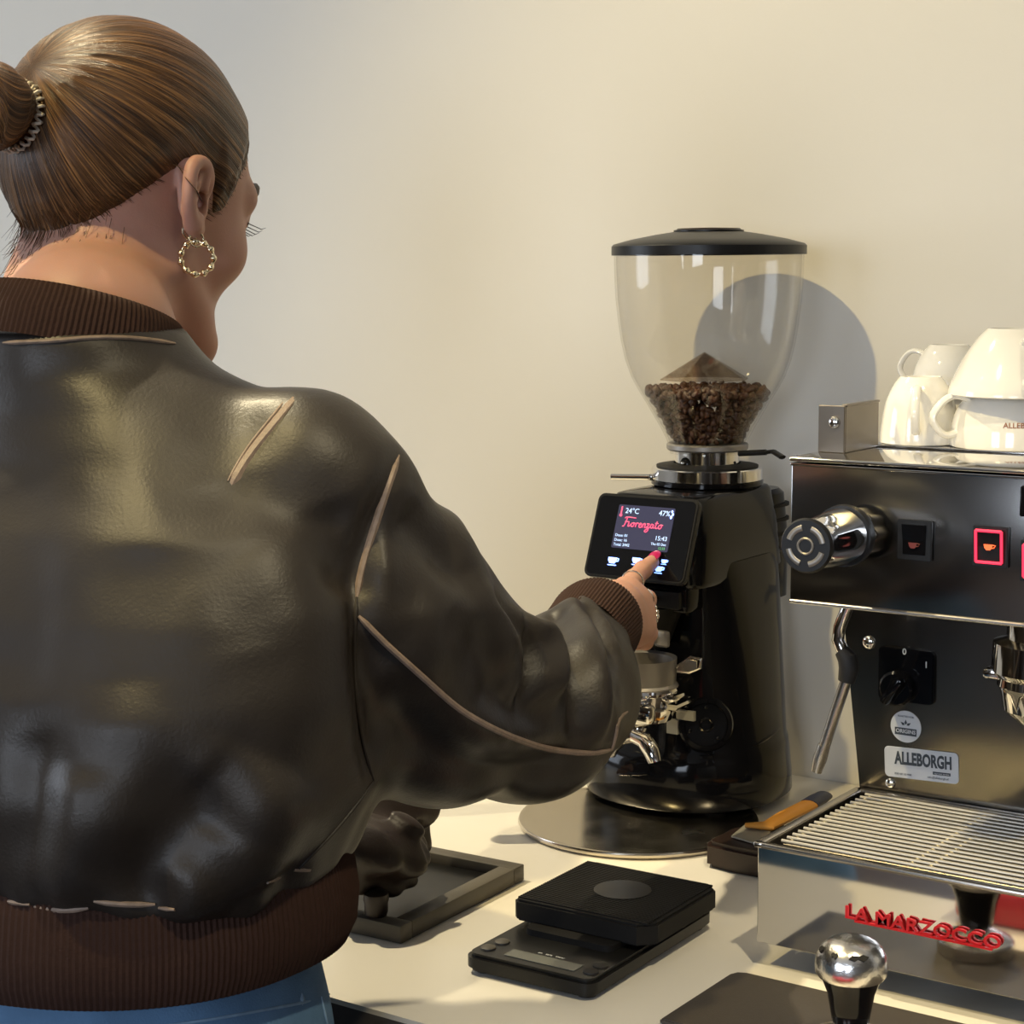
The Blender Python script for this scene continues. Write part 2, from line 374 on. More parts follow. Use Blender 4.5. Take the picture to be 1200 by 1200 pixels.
# head behind the display
b = MB()
b.rings([sel(.051, .088, 9, (GX, 1.5945), 1.132, 64), sel(.0535, .091, 9, (GX, 1.5945), 1.137, 64), sel(.0525, .085, 9, (GX, 1.592), 1.18, 64),
         sel(.0500, .0775, 9, (GX, 1.5885), 1.213, 64), sel(.0475, .075, 9, (GX, 1.5885), 1.2165, 64), sel(.044, .072, 9, (GX, 1.5885), 1.2175, 64)])
b.build('head', M['gloss_black'], g, ang=40)
b = MB()
b.rings([sel(.046, .034, 2.6, (-.893, 1.682), 1.10, 40), sel(.047, .034, 2.6, (-.893, 1.682), 1.16, 40), sel(.0445, .031, 2.6, (-.893, 1.678), 1.205, 40), sel(.040, .027, 2.6, (-.893, 1.677), 1.2095, 40)])
mh = b.build('motor_cover', M['gloss_black'], g)
for k in range(4):
    b = MB(); z = 1.148+k*0.0145
    b.rings([sel(.0478, .0348, 2.6, (-.893, 1.682), z, 40), sel(.0478, .0348, 2.6, (-.893, 1.682), z+.003, 40)]); b.build('vent_slot', M['matt_black'], mh)
# display panel
PC = Vector((GX-.0005, 1.4905, 1.1792)); PM = frame(PC, (1, 0, 0), (0, -.931, .365))
b = MB(); b.prism(rrect(.110, .0815, .007), -.006, .0012, bev=.0012); dp = b.build('display_panel', M['black'], g, M=PM)
b = MB(); b.prism(rrect(.104, .076, .005), .0, .0016); b.build('panel_glass', M['gloss_black'], dp, M=PM)
b = MB(); b.prism(rrect(.061, .042, .0015), .0014, .0020); sc = b.build('screen', M['screen'], g, M=PM @ Matrix.Translation((.001, .0093, 0)))
def ptext(s, x, y, size, m, shear=0, align='LEFT', xs=1.0, off=0.0):
    return text('lettering', s, size, PM @ Matrix.Translation((x, y, .0022)), M[m], sc, .00015, shear, 1.0, align, off, xs)
ptext('24°C', -.0215, .0245, .0072, 'led_white', align='LEFT'); ptext('47%', .0150, .0245, .0072, 'led_white', align='LEFT')
ptext('Dose: 01', -.0275, .0005, .0038, 'led_white'); ptext('Dose: 16', -.0275, -.0040, .0038, 'led_white'); ptext('Total: 2442', -.0275, -.0085, .0038, 'led_white')
ptext('15:43', .0290, .0005, .0060, 'led_white', align='RIGHT'); ptext('Thu 02 Dec', .0290, -.0050, .0034, 'led_white', align='RIGHT'); ptext('12:33', .0285, -.0088, .0034, 'led_green', align='RIGHT')
b = MB(); b.M = PM; b.cyl((-.0255, .0200, .0022), (-.0255, .0200, .0026), .0016, n=12); b.box((-.0262, .0200, .0022), (-.0248, .0285, .0026)); b.build('thermometer_symbol', M['led_pink'], sc)
b = MB(); b.M = PM
for x, y, r in ((.0288, .0270, .0011), (.0300, .0243, .0011), (.0286, .0215, .0013)): b.sphere((x, y, .0023), r, (1, 1.3, .2), 10, 6)
b.build('droplet_symbol', M['led_blue'], sc)
# pink joined-up script on the screen, drawn as strokes
def stroke(b, pts, r=.00050):
    P = [Vector((x, y, .0025)) for x, y in pts]; out = []
    for i in range(len(P)-1):
        p0, p1, p2, p3 = P[max(i-1, 0)], P[i], P[i+1], P[min(i+2, len(P)-1)]
        for k in range(5):
            t = k/5; out.append(0.5*((2*p1)+(p2-p0)*t+(2*p0-5*p1+4*p2-p3)*t*t+(3*p1-p0-3*p2+p3)*t**3))
    out.append(P[-1]); b.tube(out, r, 6)
b = MB(); b.M = PM @ Matrix.Translation((-.0215, .0095, 0))
for s in ([(0, 0), (.35, .1), (.75, 1.45), (.6, 1.75), (.3, 1.55), (.8, 1.75), (2.6, 1.7)], [(.45, .85), (1.3, .9)],
          [(1.3, .75), (1.2, .1), (1.5, .1), (1.75, .5)], [(2.3, .75), (1.9, .6), (1.85, .1), (2.3, .1), (2.4, .6), (2.2, .78), (2.7, .65)],
          [(2.85, .8), (2.8, 0)], [(2.82, .4), (3.1, .8), (3.35, .7)], [(3.5, .4), (3.95, .55), (3.85, .8), (3.55, .6), (3.55, .1), (3.9, 0), (4.15, .3)],
          [(4.3, .75), (4.25, 0)], [(4.28, .4), (4.6, .8), (4.8, .6), (4.75, .05), (5.0, .1)], [(5.1, .75), (5.65, .75), (5.1, .05), (5.55, .1), (5.5, -.5), (5.1, -.8), (4.9, -.5), (5.6, 0), (5.9, .3)],
          [(6.5, .65), (6.15, .78), (5.95, .3), (6.2, .02), (6.5, .4), (6.5, .75), (6.5, .1), (6.8, .2)], [(7.2, 1.4), (7.0, .3), (7.2, .02), (7.5, .2)], [(6.85, .95), (7.5, 1.0)],
          [(8.0, .75), (7.65, .5), (7.75, .05), (8.1, .1), (8.25, .55), (8.0, .78), (8.5, .7)]):
    stroke(b, [(x*.0051, y*.0051) for x, y in s], .00055)
b.build('script_lettering', M['led_pink'], sc)
def cup_icon(x, y, s=1.0, bag=False):
    b = MB(); b.M = PM @ Matrix.Translation((x, y, .0020)) @ Matrix.Diagonal((s, s, 1, 1))
    b.prism([(-.0052, .0028), (-.0050, -.0002), (-.0030, -.0030), (.0022, -.0030), (.0040, -.0004), (.0042, .0028)], 0, .0006)
    b.tube([(.0040, .0020, .0004), (.0062, .0018, .0004), (.0058, -.0004, .0004), (.0036, -.0008, .0004)], .0006, 6)
    b.prism([(-.0052, -.0042), (.0046, -.0042), (.0040, -.0050), (-.0044, -.0050)], 0, .0006)
    return b.build('touch_symbol', M['led_blue'], dp)
cup_icon(-.0245, -.0240); cup_icon(0.001, -.0220, .9); cup_icon(.0265, -.0280, .85); cup_icon(.0305, -.0205, .6)
# chute, fork and clip under the display
b = MB(); b.box((GX-.045, 1.505, 1.108), (GX+.040, 1.545, 1.134), .004); b.build('chute', M['gloss_black'], g)
b = MB(); b.box((GX-.030, 1.497, 1.113), (GX+.036, 1.507, 1.130), .002); b.box((GX+.008, 1.495, 1.121), (GX+.014, 1.498, 1.124)); b.build('chute_door', M['black'], g)
b = MB(); b.rings([sel(.026, .020, 2.5, (GX+.002, 1.515), 1.112, 24), sel(.016, .014, 2.2, (GX+.002, 1.512), 1.082, 24), sel(.013, .012, 2.2, (GX+.002, 1.511), 1.074, 24)]); b.build('spout', M['matt_black'], g)
b = MB(); b.box((-.882, 1.488, 1.078), (-.866, 1.494, 1.094), .003); b.cyl((-.886, 1.492, 1.086), (-.878, 1.492, 1.086), .006); b.build('clip', M['grey_alu'], g)
b = MB()
for s in (-1, 1): b.tube([(GX+s*.018, 1.535, 1.022), (GX+s*.034, 1.53, 1.022), (GX+s*.036, 1.49, 1.022), (GX+s*.034, 1.475, 1.026)], .0035, 8)
b.box((GX-.022, 1.518, 1.010), (GX+.022, 1.53, 1.032), .002); b.build('portafilter_fork', M['chrome'], g)
b = MB(); b.box((-.884, 1.517, .989), (-.872, 1.521, 1.003)); b.box((-.874, 1.518, 1.004), (-.855, 1.522, 1.013)); b.build('rating_label', M['pale_tool'], g)
# chrome adjustment ring, lever and neck
def zy(y): return 1.4543-(y-283)*0.000832
b = MB(); b.lathe([(0, 1.2165), (.050, 1.2165), (.055, 1.219), (.055, 1.2225), (.050, 1.2245), (0, 1.2245)], (GX, GY, 0), n=56); b.build('lower_flange', M['gloss_black'], g)
b = MB(); b.lathe([(0, 1.2230), (.0535, 1.2230), (.0545, 1.2240), (.0545, 1.2345), (.0535, 1.2355), (.034, 1.2375), (0, 1.2375)], (GX, GY, 0), n=56); cr = b.build('adjustment_ring', M['chrome'], g, ang=30)
b = MB(); b.lathe([(.033, 1.2365), (.050, 1.2358), (.050, 1.2372), (.033, 1.2395)], (GX, GY, 0), n=48); b.build('ring_top', M['matt_black'], cr)
p0 = ony(762, 559, 1.585); p1 = ony(716, 558.5, 1.575)
b = MB(); b.cyl(p0, p1, .0033, n=16, bev=.0006); b.cyl(p0+Vector((.012, .006, 0)), p0, .0046, .0036, n=16); b.build('ring_lever', M['chrome'], cr)
b = MB(); b.lathe([(0, 1.2365), (.0315, 1.2365), (.0315, 1.2535), (0, 1.2535)], (GX, GY, 0), n=48); nk = b.build('neck', M['chrome'], g, ang=30)
q = ony(804, 545, GY-.030)
b = MB(); b.sphere(q, .0068, (1, .7, 1.15)); b.cyl(q+Vector((0, 0, -.002)), q+Vector((-.004, -.002, -.012)), .0045); b.build('locking_knob', M['gloss_black'], nk)
b = MB(); b.sphere(q+Vector((-.001, -.0045, .002)), .0022); b.build('bolt_or_glint_bead', M['chrome'], nk)
q = ony(860, 542, GY-.022); b = MB(); b.sphere(q+Vector((0.001, 0.0, 0)), .0014); b.build('set_screw', M['matt_black'], nk)
# hopper
b = MB(); b.lathe([(0, 1.2520), (.0385, 1.2520), (.0400, 1.2535), (.0400, 1.2575), (.0385, 1.2590), (0, 1.2590)], (GX, GY, 0), n=48); b.build('hopper_flange', M['grey_alu'], g, ang=30)
q0 = ony(866, 531.5, 1.60); q1 = ony(898, 530, 1.60); q2 = ony(906, 529, 1.60); q3 = ony(917, 536, 1.595)
b = MB(); b.tube([q0, q0*.5+q1*.5, q1], .0028, 10); b.tube([q1, q2, q3], .0042, 8, flat=.5); b.build('slide_gate_lever', M['black'], g)
prof = [(297, 108), (320, 107.5), (350, 106), (380, 102.5), (400, 99.5), (420, 95), (440, 88), (455, 80), (470, 71), (485, 62.5), (500, 54), (512, 48), (522, 44.5), (530, 43)]
hp = [(hw/1176, zy(y)) for y, hw in prof]
b = MB(); outer = hp; inner = [(r-.0022, z) for r, z in hp[::-1]]
b.lathe(outer+inner+[outer[0]], (GX, GY, 0), n=72); b.build('hopper', M['hopper'], g)
b = MB(); R = .0942; z0 = 1.4415
b.lathe([(0, z0+.0030), (R-.004, z0+.0030), (R-.0035, z0), (R, z0), (R, z0+.0085), (R-.002, z0+.0105), (R*.8, z0+.0150), (R*.55, z0+.0195), (R*.36, z0+.0222), (R*.36, z0+.0238), (R*.30, z0+.0246), (0, z0+.0246)], (GX, GY, 0), n=72)
lid = b.build('hopper_lid', M['black'], g, ang=40)
b = MB(); b.lathe([(0, z0+.0236), (R*.34, z0+.0236), (R*.32, z0+.0254), (0, z0+.0262)], (GX, GY, 0), n=48); b.build('lid_cap', M['brown_block'], lid)
b = MB(); b.lathe([(.0005, 1.3475), (.0445, 1.3215), (.0445, 1.3205), (.0005, 1.3460)], (GX-.004, GY, 0), n=8); b.build('bean_deflector', M['cone'], g, smooth=False)
# side dial
def body_r(th, z): return 0.0
b = MB()
dc = Vector((-.8535, 1.5380, .9975)); dn = Vector((.62, -.78, .12)).normalized(); DM = frame(dc, (0.78, .62, 0), dn)
b.M = DM; b.lathe([(0, 0), (.026, 0), (.0265, .003), (.025, .0055), (.021, .0062), (.020, .0045), (0, .0045)], n=40); d = b.build('side_dial', M['gloss_black'], g, ang=30)
for a in (90, 200, 310):
    b = MB(); b.M = DM; b.sphere((.017*math.cos(R_(a)), .017*math.sin(R_(a)), .0050), .0022, (1, 1, .6), 12, 8); b.build('bolt_or_glint_bead', M['gloss_black'], d)  # glossy beads added so the dial shows small highlights
b = MB(); b.M = DM; b.tube([(.006*math.cos(R_(a)), .006*math.sin(R_(a)), .0052) for a in range(0, 360, 20)], .0014, 6, closed=True); b.build('glint_ring', M['gloss_black'], d)  # ring added on the dial face to catch a highlight

# coffee beans in the hopper
b = MB(); rng = random.Random(3)
def hr(z):
    for (r0, za), (r1, zb) in zip(hp[:-1], hp[1:]):
        if zb <= z <= za: return r0+(r1-r0)*(za-z)/(za-zb)
    return hp[-1][0]
t0 = bmesh.new(); bmesh.ops.create_uvsphere(t0, u_segments=8, v_segments=6, radius=1)
bv = [v.co.copy() for v in t0.verts]; bf = [[v.index for v in f.verts] for f in t0.faces]; t0.free()
BV = []; BF = []
def bean(p):
    s = rng.uniform(.85, 1.15); rot = Matrix.Rotation(rng.uniform(0, 6.3), 3, 'X') @ Matrix.Rotation(rng.uniform(0, 6.3), 3, 'Z') @ Matrix.Rotation(rng.uniform(0, 6.3), 3, 'Y')
    k = len(BV)
    for v in bv:
        z = v.z*.0026
        if v.z > 0: z -= .0012*max(0, 1-abs(v.y)*3)
        BV.append(Vector(p)+rot @ Vector((v.x*.0050, v.y*.0037, z))*s)
    BF.extend([[k+i for i in f] for f in bf])
ztop = 1.3085
for i in range(900):
    a = rng.uniform(0, 2*PI); z = rng.uniform(1.262, ztop); r = max(.015, hr(z)-.0075-abs(rng.gauss(0, .006))); bean((GX+r*math.cos(a), GY+r*math.sin(a), z))
for i in range(330):
    a = rng.uniform(0, 2*PI); r = (hr(ztop)-.007)*math.sqrt(rng.random()); bean((GX+r*math.cos(a), GY+r*math.sin(a), ztop+rng.uniform(-.003, .004)+.006*(1-r/.06)*.5))
me = bpy.data.meshes.new('coffee_beans'); me.from_pydata([tuple(v) for v in BV], [], BF)
o = put('coffee_beans', me, M['bean']); tag(o, 'dark roasted coffee beans filling the bottom of the clear hopper', 'beans', kind='stuff')

# portafilter resting in the grinder fork
px_, py_ = -.893, 1.487
pf = thing('portafilter', (px_, py_, 1.0), 'chrome twin-spout portafilter held under the grinder chute', 'portafilter')
b = MB(); b.lathe([(.0305, 1.0665), (.0325, 1.0672), (.0318, 1.044), (.034, 1.0415), (.034, 1.040), (.029, 1.040), (.0285, 1.0655), (.0305, 1.0665)], (px_, py_, 0), n=48); b.build('dosing_funnel', M['grey_alu'], pf, ang=35)
b = MB(); e = Vector((px_+.033, py_+.008, 1.060))
b.tube([e, e+Vector((.012, .004, .010)), e+Vector((.022, .006, .009)), e+Vector((.022, .004, .001)), e+Vector((.012, .002, -.004)), e+Vector((0, 0, -.004))], .0016, 8, closed=True)
b.prism([(0, -.003), (.012, -.003), (.021, .001), (.021, .008), (.012, .009), (0, .001)], -.0008, .0008, M=Matrix.Translation(e) @ Matrix.Rotation(R_(90), 4, 'X')); b.build('funnel_ear', M['steel'], pf)
b = MB(); b.lathe([(.030, 1.041), (.0345, 1.0405), (.0355, 1.038), (.0345, 1.0355), (.031, 1.034), (.031, 1.018), (.028, 1.009), (.018, 1.003), (0, 1.002)], (px_, py_, 0), n=48); b.build('basket', M['chrome'], pf, ang=35)
b = MB(); b.box((px_+.004, py_-.037, 1.012), (px_+.030, py_-.024, 1.030), .004); b.box((px_+.028, py_-.012, 1.030), (px_+.041, py_+.012, 1.037), .003); b.build('lug', M['chrome'], pf)
b = MB(); b.tube([(px_, py_, 1.006), (px_-.002, py_-.004, .998), (px_-.004, py_-.008, .990)], .008, 12)
for s in (-1, 1):
    b.tube([(px_-.004, py_-.008, .993), (px_-.004+s*.013, py_-.010, .990), (px_-.004+s*.022, py_-.012, .981), (px_-.004+s*.025, py_-.012, .972)], [.0075, .008, .008, .0065], 14)
b.build('twin_spout', M['chrome'], pf)
b = MB(); b.tube([(px_-.026, py_-.02, 1.025), (px_-.045, py_-.036, 1.022), (px_-.060, py_-.049, 1.018)], .0055, 12); b.build('handle_stem', M['chrome'], pf)
b = MB(); b.tube([(px_-.058, py_-.047, 1.0185), (px_-.064, py_-.052, 1.017), (px_-.09, py_-.074, 1.012), (px_-.12, py_-.099, 1.006), (px_-.138, py_-.114, 1.003), (px_-.143, py_-.118, 1.002)], [.008, .012, .0135, .0145, .013, .006], 18); b.build('handle', M['black'], pf)

# steel disc under the grinder
b = MB(); b.lathe([(0, .900), (.110, .900), (.1145, .9015), (.1155, .904), (.1145, .9062), (.112, .9066), (.1095, .9058), (.107, .9052), (0, .9050)], (-.9063, 1.5022, .0003), n=96)
o = b.build('steel_disc', M['disc_steel'], ang=50); tag(o, 'round steel disc on the worktop under the black grinder', 'disc')

# ------------------------------------------------------------------ espresso machine
MX, MY = -.6627, 1.28
XR = -.20
e = thing('espresso_machine', (-.43, 1.48, .90), 'polished stainless espresso machine with red lettering and slatted drip tray', 'espresso machine')
# legs
for x, y in ((MX+.07, 1.43), (XR-.03, 1.43), (MX+.03, 1.66), (XR-.03, 1.66)):
    b = MB(); b.lathe([(0, .8796), (.014, .8796), (.014, .884), (.009, .888), (.009, .902), (0, .902)], (x, y, 0), n=24); b.build('leg', M['steel'], e)
# upper box
b = MB(); b.box((MX, 1.330, 1.1665), (XR, 1.700, 1.2770), .0015, 2); ub = b.build('upper_box', M['box_steel'], e, ang=30)
b = MB(); b.box((MX-.0015, 1.3280, 1.2780), (XR, 1.7005, 1.2815), .0016, 3); b.build('top_plate', M['mirror'], e, ang=30)
b = MB(); b.box((MX-.0005, 1.3288, 1.2745), (XR, 1.3310, 1.2768), .0008, 2); b.build('front_trim', M['chrome'], e, ang=30)
b = MB(); b.box((MX+.012, 1.436, 1.2815), (XR, 1.4385, 1.2835), .0006, 1); b.build('top_ledge', M['chrome'], e)
b = MB(); b.box((MX, 1.3285, 1.1650), (XR, 1.336, 1.1680), .0008, 1); b.build('bottom_trim', M['steel'], e)
# cup rail bracket
b = MB()
xa, xb, yb = MX+.0015, MX+.0245, 1.374
b.box((xa, yb, 1.2815), (xb, yb+.0025, 1.3195), .0006, 1); b.box((xb-.0025, yb+.0025, 1.2815), (xb, 1.440, 1.3195), .0006, 1); b.box((xb-.004, yb+.0025, 1.3185), (xb+.001, 1.440, 1.3205), .0006, 1)
br = b.build('cup_rail', M['dark_steel'], e)
q = ony(977.5, 495, yb-.001); b = MB(); b.sphere(q, .0050, (1, .5, 1)); b.build('screw', M['chrome'], br)
# body and slanting splash panel
def splash_y(z): return 1.474-(z-.98)*.02
b = MB()
b.raw([(MX, splash_y(.96), .96), (XR, splash_y(.96), .96), (XR, splash_y(1.1665), 1.1665), (MX-.022, splash_y(1.1665), 1.1665),
       (MX, 1.69, .96), (XR, 1.69, .96), (XR, 1.69, 1.1665), (MX-.022, 1.69, 1.1665)],
      [(0, 1, 2, 3), (5, 4, 7, 6), (0, 3, 7, 4), (1, 5, 6, 2), (3, 2, 6, 7), (0, 4, 5, 1)])
b.box((MX, 1.48, .905), (XR, 1.69, .97)); b.build('body', M['dark_steel'], e, smooth=False)
sn = Vector((0, -1, -.02)).normalized()
SM = frame(((MX+XR)/2, splash_y(1.07)-.0015, 1.07), (1, 0, 0), sn)
def on_splash(px, py, off=0.0):
    """point on the splash panel, metres"""
    p = CAMP; d = ray(px, py); o = Vector((0, splash_y(1.07), 1.07)); t = (o-p).dot(sn)/d.dot(sn); return p+d*t+sn*off
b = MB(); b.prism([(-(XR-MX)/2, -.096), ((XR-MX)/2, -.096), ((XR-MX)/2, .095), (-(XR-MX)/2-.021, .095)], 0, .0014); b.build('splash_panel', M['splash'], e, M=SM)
def SF(px, py, off=.0031): return frame(on_splash(px, py, off), (1, 0, 0), sn)
b = MB(); b.sphere((0, 0, 0), .0060, (1, 1, .5)); b.build('screw', M['chrome'], e, M=SF(1020, 752))
b = MB(); b.sphere((0, 0, 0), .0048, (1, 1, .5)); b.build('screw', M['chrome'], e, M=SF(1045, 917))
b = MB(); b.prism(rrect(.050, .046, .004), 0, .004, bev=.001); rs = b.build('rotary_switch', M['gloss_black'], e, M=SF(1065, 790))
b = MB(); b.lathe([(0, 0), (.015, 0), (.015, .008), (.013, .010), (0, .010)], n=32); b.box((-.0045, -.014, .009), (.0045, .014, .020), .003); b.build('switch_knob', M['gloss_black'], rs, M=SF(1058, 803, .0070) @ Matrix.Rotation(R_(-35), 4, 'Z'))
text('marking', '0', .0075, SF(1064, 762, .0074), M['mark'], rs, .0002, offset=.0001); text('marking', '1', .0075, SF(1089.5, 777.5, .0074), M['mark'], rs, .0002, offset=.0001)
b = MB(); b.lathe([(0, 0), (.0138, 0), (.0138, .0006), (0, .0006)], n=40); st = b.build('round_sticker', M['sticker'], e, M=SF(1063.5, 850.5))
st['label'] = 'round white sticker with leaf emblem'
KM = SF(1063.5, 850.5, .0039)
text('sticker_lettering', 'ORIGINS', .0046, KM @ Matrix.Translation((0, -.0042, 0)), M['sticker'], st, .0002, offset=.0001)
b = MB(); b.box((-.0098, -.0075, -.0002), (.0098, -.0012, .0001)); b.build('emblem_band', M['ink'], st, M=KM)
text('sticker_lettering', 'ROASTED FOR', .0022, KM @ Matrix.Translation((0, .0088, 0)), M['ink'], st, .0001)
b = MB()
for a in (-55, 0, 55):
    R2 = Matrix.Translation((0, .0006, 0)) @ Matrix.Rotation(R_(-a), 4, 'Z')
    b.prism([(0, .0012), (.0012, .0028), (0, .0056), (-.0012, .0028)], 0, .0002, M=R2)
b.build('leaf_emblem', M['ink'], st, M=KM)
LM = frame(on_splash(1081.5, 895, .0031), Vector(on_splash(1127, 892)-on_splash(1037, 882)), sn)
PMx = LM
b = MB(); b.prism(rrect(.0665, .0268, .004), 0, .0008, bev=.0003); ns = b.build('name_sticker', M['sticker'], e, M=LM)
ns['label'] = 'white rectangular sticker with dark company lettering'
text('sticker_lettering', 'ALLEBORGH', .0150, LM @ Matrix.Translation((.002, .0035, .0010)), M['ink'], ns, .0002, offset=.00055, xs=.60, space=1.02)
b = MB(); b.box((.0105, -.0072, .0009), (.0262, -.0046, .0011)); b.build('sticker_bar', M['ink'], ns, M=LM)
text('sticker_lettering', 'espresso service', .0020, LM @ Matrix.Translation((.0184, -.0059, .0012)), M['sticker'], ns, .0001)
text('sticker_lettering', '030 60 10 900', .0026, LM @ Matrix.Translation((-.0165, -.0100, .0010)), M['ink'], ns, .0001)
text('sticker_lettering', 'info@alleborgh.nl', .0026, LM @ Matrix.Translation((.0150, -.0100, .0010)), M['ink'], ns, .0001)
# steam knob
kb = ony(999, 625, 1.329); kf = onx(944, 640, -.6035); ax = (kf-kb); L = ax.length
KM2 = frame(kb, (1, 0, 0), ax)
b = MB(); b.M = KM2
rr = []
for h, r in ((0, .017), (.001, .0185), (L*.12, .0185), (L*.16, .0175)):
    rr.append([((r+.0016*math.cos(8*2*PI*j/64))*math.cos(2*PI*j/64), (r+.0016*math.cos(8*2*PI*j/64))*math.sin(2*PI*j/64), h) for j in range(64)])
b.rings(rr); kn = b.build('steam_knob_base', M['steel_soft'], e)
b = MB(); b.M = KM2; b.lathe([(.015, L*.14), (.0235, L*.14), (.0240, L*.17), (.0235, L*.24), (.015, L*.24)], n=56); b.build('knob_ring', M['black'], kn, ang=30)
b = MB(); b.M = KM2; rr = []
for h, r, lob in ((.24, .0218, .0), (.30, .0222, .0010), (.60, .0212, .0020), (.80, .0195, .0022), (.93, .0182, .0012), (.97, .0170, .0)):
    rr.append([((r-lob*(0.5+0.5*math.cos(6*2*PI*j/72)))*math.cos(2*PI*j/72), (r-lob*(0.5+0.5*math.cos(6*2*PI*j/72)))*math.sin(2*PI*j/72), h*L) for j in range(72)])
b.rings(rr)
b.build('steam_knob', M['chrome'], kn)
b = MB(); b.M = KM2; b.lathe([(.0165, L*.93), (.0200, L*.94), (.0205, L*.97), (.0190, L*1.0), (0, L*1.0)], n=48); b.build('knob_face', M['black'], kn, ang=30)
b = MB(); b.M = KM2
for k in range(4):
    a0 = 90*k+12; pts = [(.0135*math.cos(R_(a0+t)), .0135*math.sin(R_(a0+t)), L*1.005) for t in range(0, 62, 6)]; b.tube(pts, .0022, 8, flat=.4, up=(0, 0, 1))
b.tube([(.0058*math.cos(R_(t)), .0058*math.sin(R_(t)), L*1.005) for t in range(0, 360, 20)], .0010, 6, closed=True); b.build('knob_symbols', M['grey_alu'], kn)
# rocker switches
def rocker(p, q, lit):
    a = ony(*p, 1.3285); c = ony(*q, 1.3285); w = c.x-a.x; h = a.z-c.z; ctr = (a+c)/2
    T = frame((ctr.x, 1.3298, ctr.z), (1, 0, 0), (0, -1, 0))
    b = MB(); b.prism(rrect(w, h, .0012), 0, .0030, bev=.0006); s = b.build('switch_frame', M['black'], e, M=T)
    b = MB()
    b.raw([(-w*.33, -h*.36, .003), (w*.33, -h*.36, .003), (w*.33, h*.40, .003), (-w*.33, h*.40, .003), (-w*.33, -h*.36, .0035), (w*.33, -h*.36, .0035), (w*.33, 0, .0040), (-w*.33, 0, .0040), (w*.33, h*.40, .0066), (-w*.33, h*.40, .0066)],
          [(0, 1, 5, 4), (4, 5, 6, 7), (7, 6, 8, 9), (9, 8, 2, 3), (0, 4, 7, 9, 3), (1, 2, 8, 6, 5), (0, 3, 2, 1)])
    b.build('rocker', M['gloss_black'] if not lit else M['black'], s, M=T, smooth=False)
    if lit:
        b = MB(); r = .0011
        for (x0, y0, x1, y1) in ((-.36, -.38, .36, -.38), (.36, -.38, .36, .40), (.36, .40, -.36, .40), (-.36, .40, -.36, -.38)):
            b.tube([(x0*w, y0*h, .0052 if y0 < 0 else .0070), (x1*w, y1*h, .0052 if y1 < 0 else .0070)], r, 8)
        b.build('lit_frame', M['led_red'], s, M=T)
    b = MB(); b.M = T @ Matrix.Translation((0, 0 if lit else -h*.12, .0050 if lit else .0042)) @ Matrix.Diagonal((.9, .9, 1, 1))
    b.prism([(-.0045, .0022), (-.0038, -.0008), (-.0022, -.0026), (.0010, -.0026), (.0026, -.0008), (.0030, .0022)], 0, .0006)
    b.tube([(.0028, .0018, .0004), (.0056, .0014, .0004), (.0042, -.0006, .0004), (.0024, -.0008, .0004)], .0005, 6)
    b.build('cup_symbol', M['led_orange'] if lit else M['dull_red'], s)
rocker((1053, 608), (1092, 658), False); rocker((1141, 615), (1181.5, 666), True); rocker((1197, 632), (1237, 684), True)
b = MB(); b.box((-.4765, 1.3265, 1.2475), (-.425, 1.331, 1.2700), .001, 1); b.build('display_window', M['gloss_black'], e)
# steam wand
Yw = 1.395
P = [ony(x, y, Yw) for x, y in ((1004, 700), (993, 712), (984, 735), (982, 750), (988, 763), (993, 772))]
b = MB(); b.tube(P, .0052, 14); sw = b.build('steam_wand', M['chrome'], e)
P = [ony(x, y, Yw) for x, y in ((986, 762), (993, 771), (995, 783), (992, 798))]
b = MB(); b.tube(P, [.0062, .0082, .0084, .0070], 16); b.build('rubber_grip', M['rubber'], sw)
P = [ony(x, y, Yw) for x, y in ((993, 794), (980, 832), (966, 875))]
b = MB(); b.tube(P, .0048, 14); b.tube([ony(966, 873, Yw), ony(961, 889, Yw), ony(957, 904, Yw)], [.0052, .0060, .0048], 14); b.build('wand_tube', M['steel'], sw)
b = MB(); b.box((MX-.006, 1.505, 1.128), (MX, 1.53, 1.165), .001, 1); b.build('side_bracket', M['black'], e)
# group head with its portafilter, cut by the right edge of the frame
gx, gy = -.468, 1.372
b = MB(); b.lathe([(0, 1.1665), (.030, 1.1665), (.030, 1.150), (.040, 1.147), (.041, 1.125), (.036, 1.120), (0, 1.118)], (gx, gy, 0), n=48); gh = b.build('group_head', M['mirror'], e, ang=35)
b = MB(); b.lathe([(0, 1.120), (.0355, 1.120), (.0365, 1.114), (.034, 1.110), (.031, 1.095), (.020, 1.085), (0, 1.084)], (gx, gy, 0), n=48)
b.tube([(gx, gy, 1.087), (gx, gy, 1.072)], .008, 12); b.box((gx-.046, gy-.012, 1.116), (gx-.032, gy+.010, 1.124), .002); b.tube([(gx+.022, gy-.02, 1.105), (gx+.045, gy-.035, 1.103)], .006, 12); b.build('group_portafilter', M['chrome'], e, ang=35)
b = MB(); b.tube([(gx+.042, gy-.033, 1.103), (gx+.055, gy-.041, 1.102), (gx+.100, gy-.070, 1.098), (gx+.130, gy-.088, 1.095)], [.009, .013, .015, .010], 16)
# (handle reaches forward, outside the frame)
b.build('group_handle', M['black'], e)
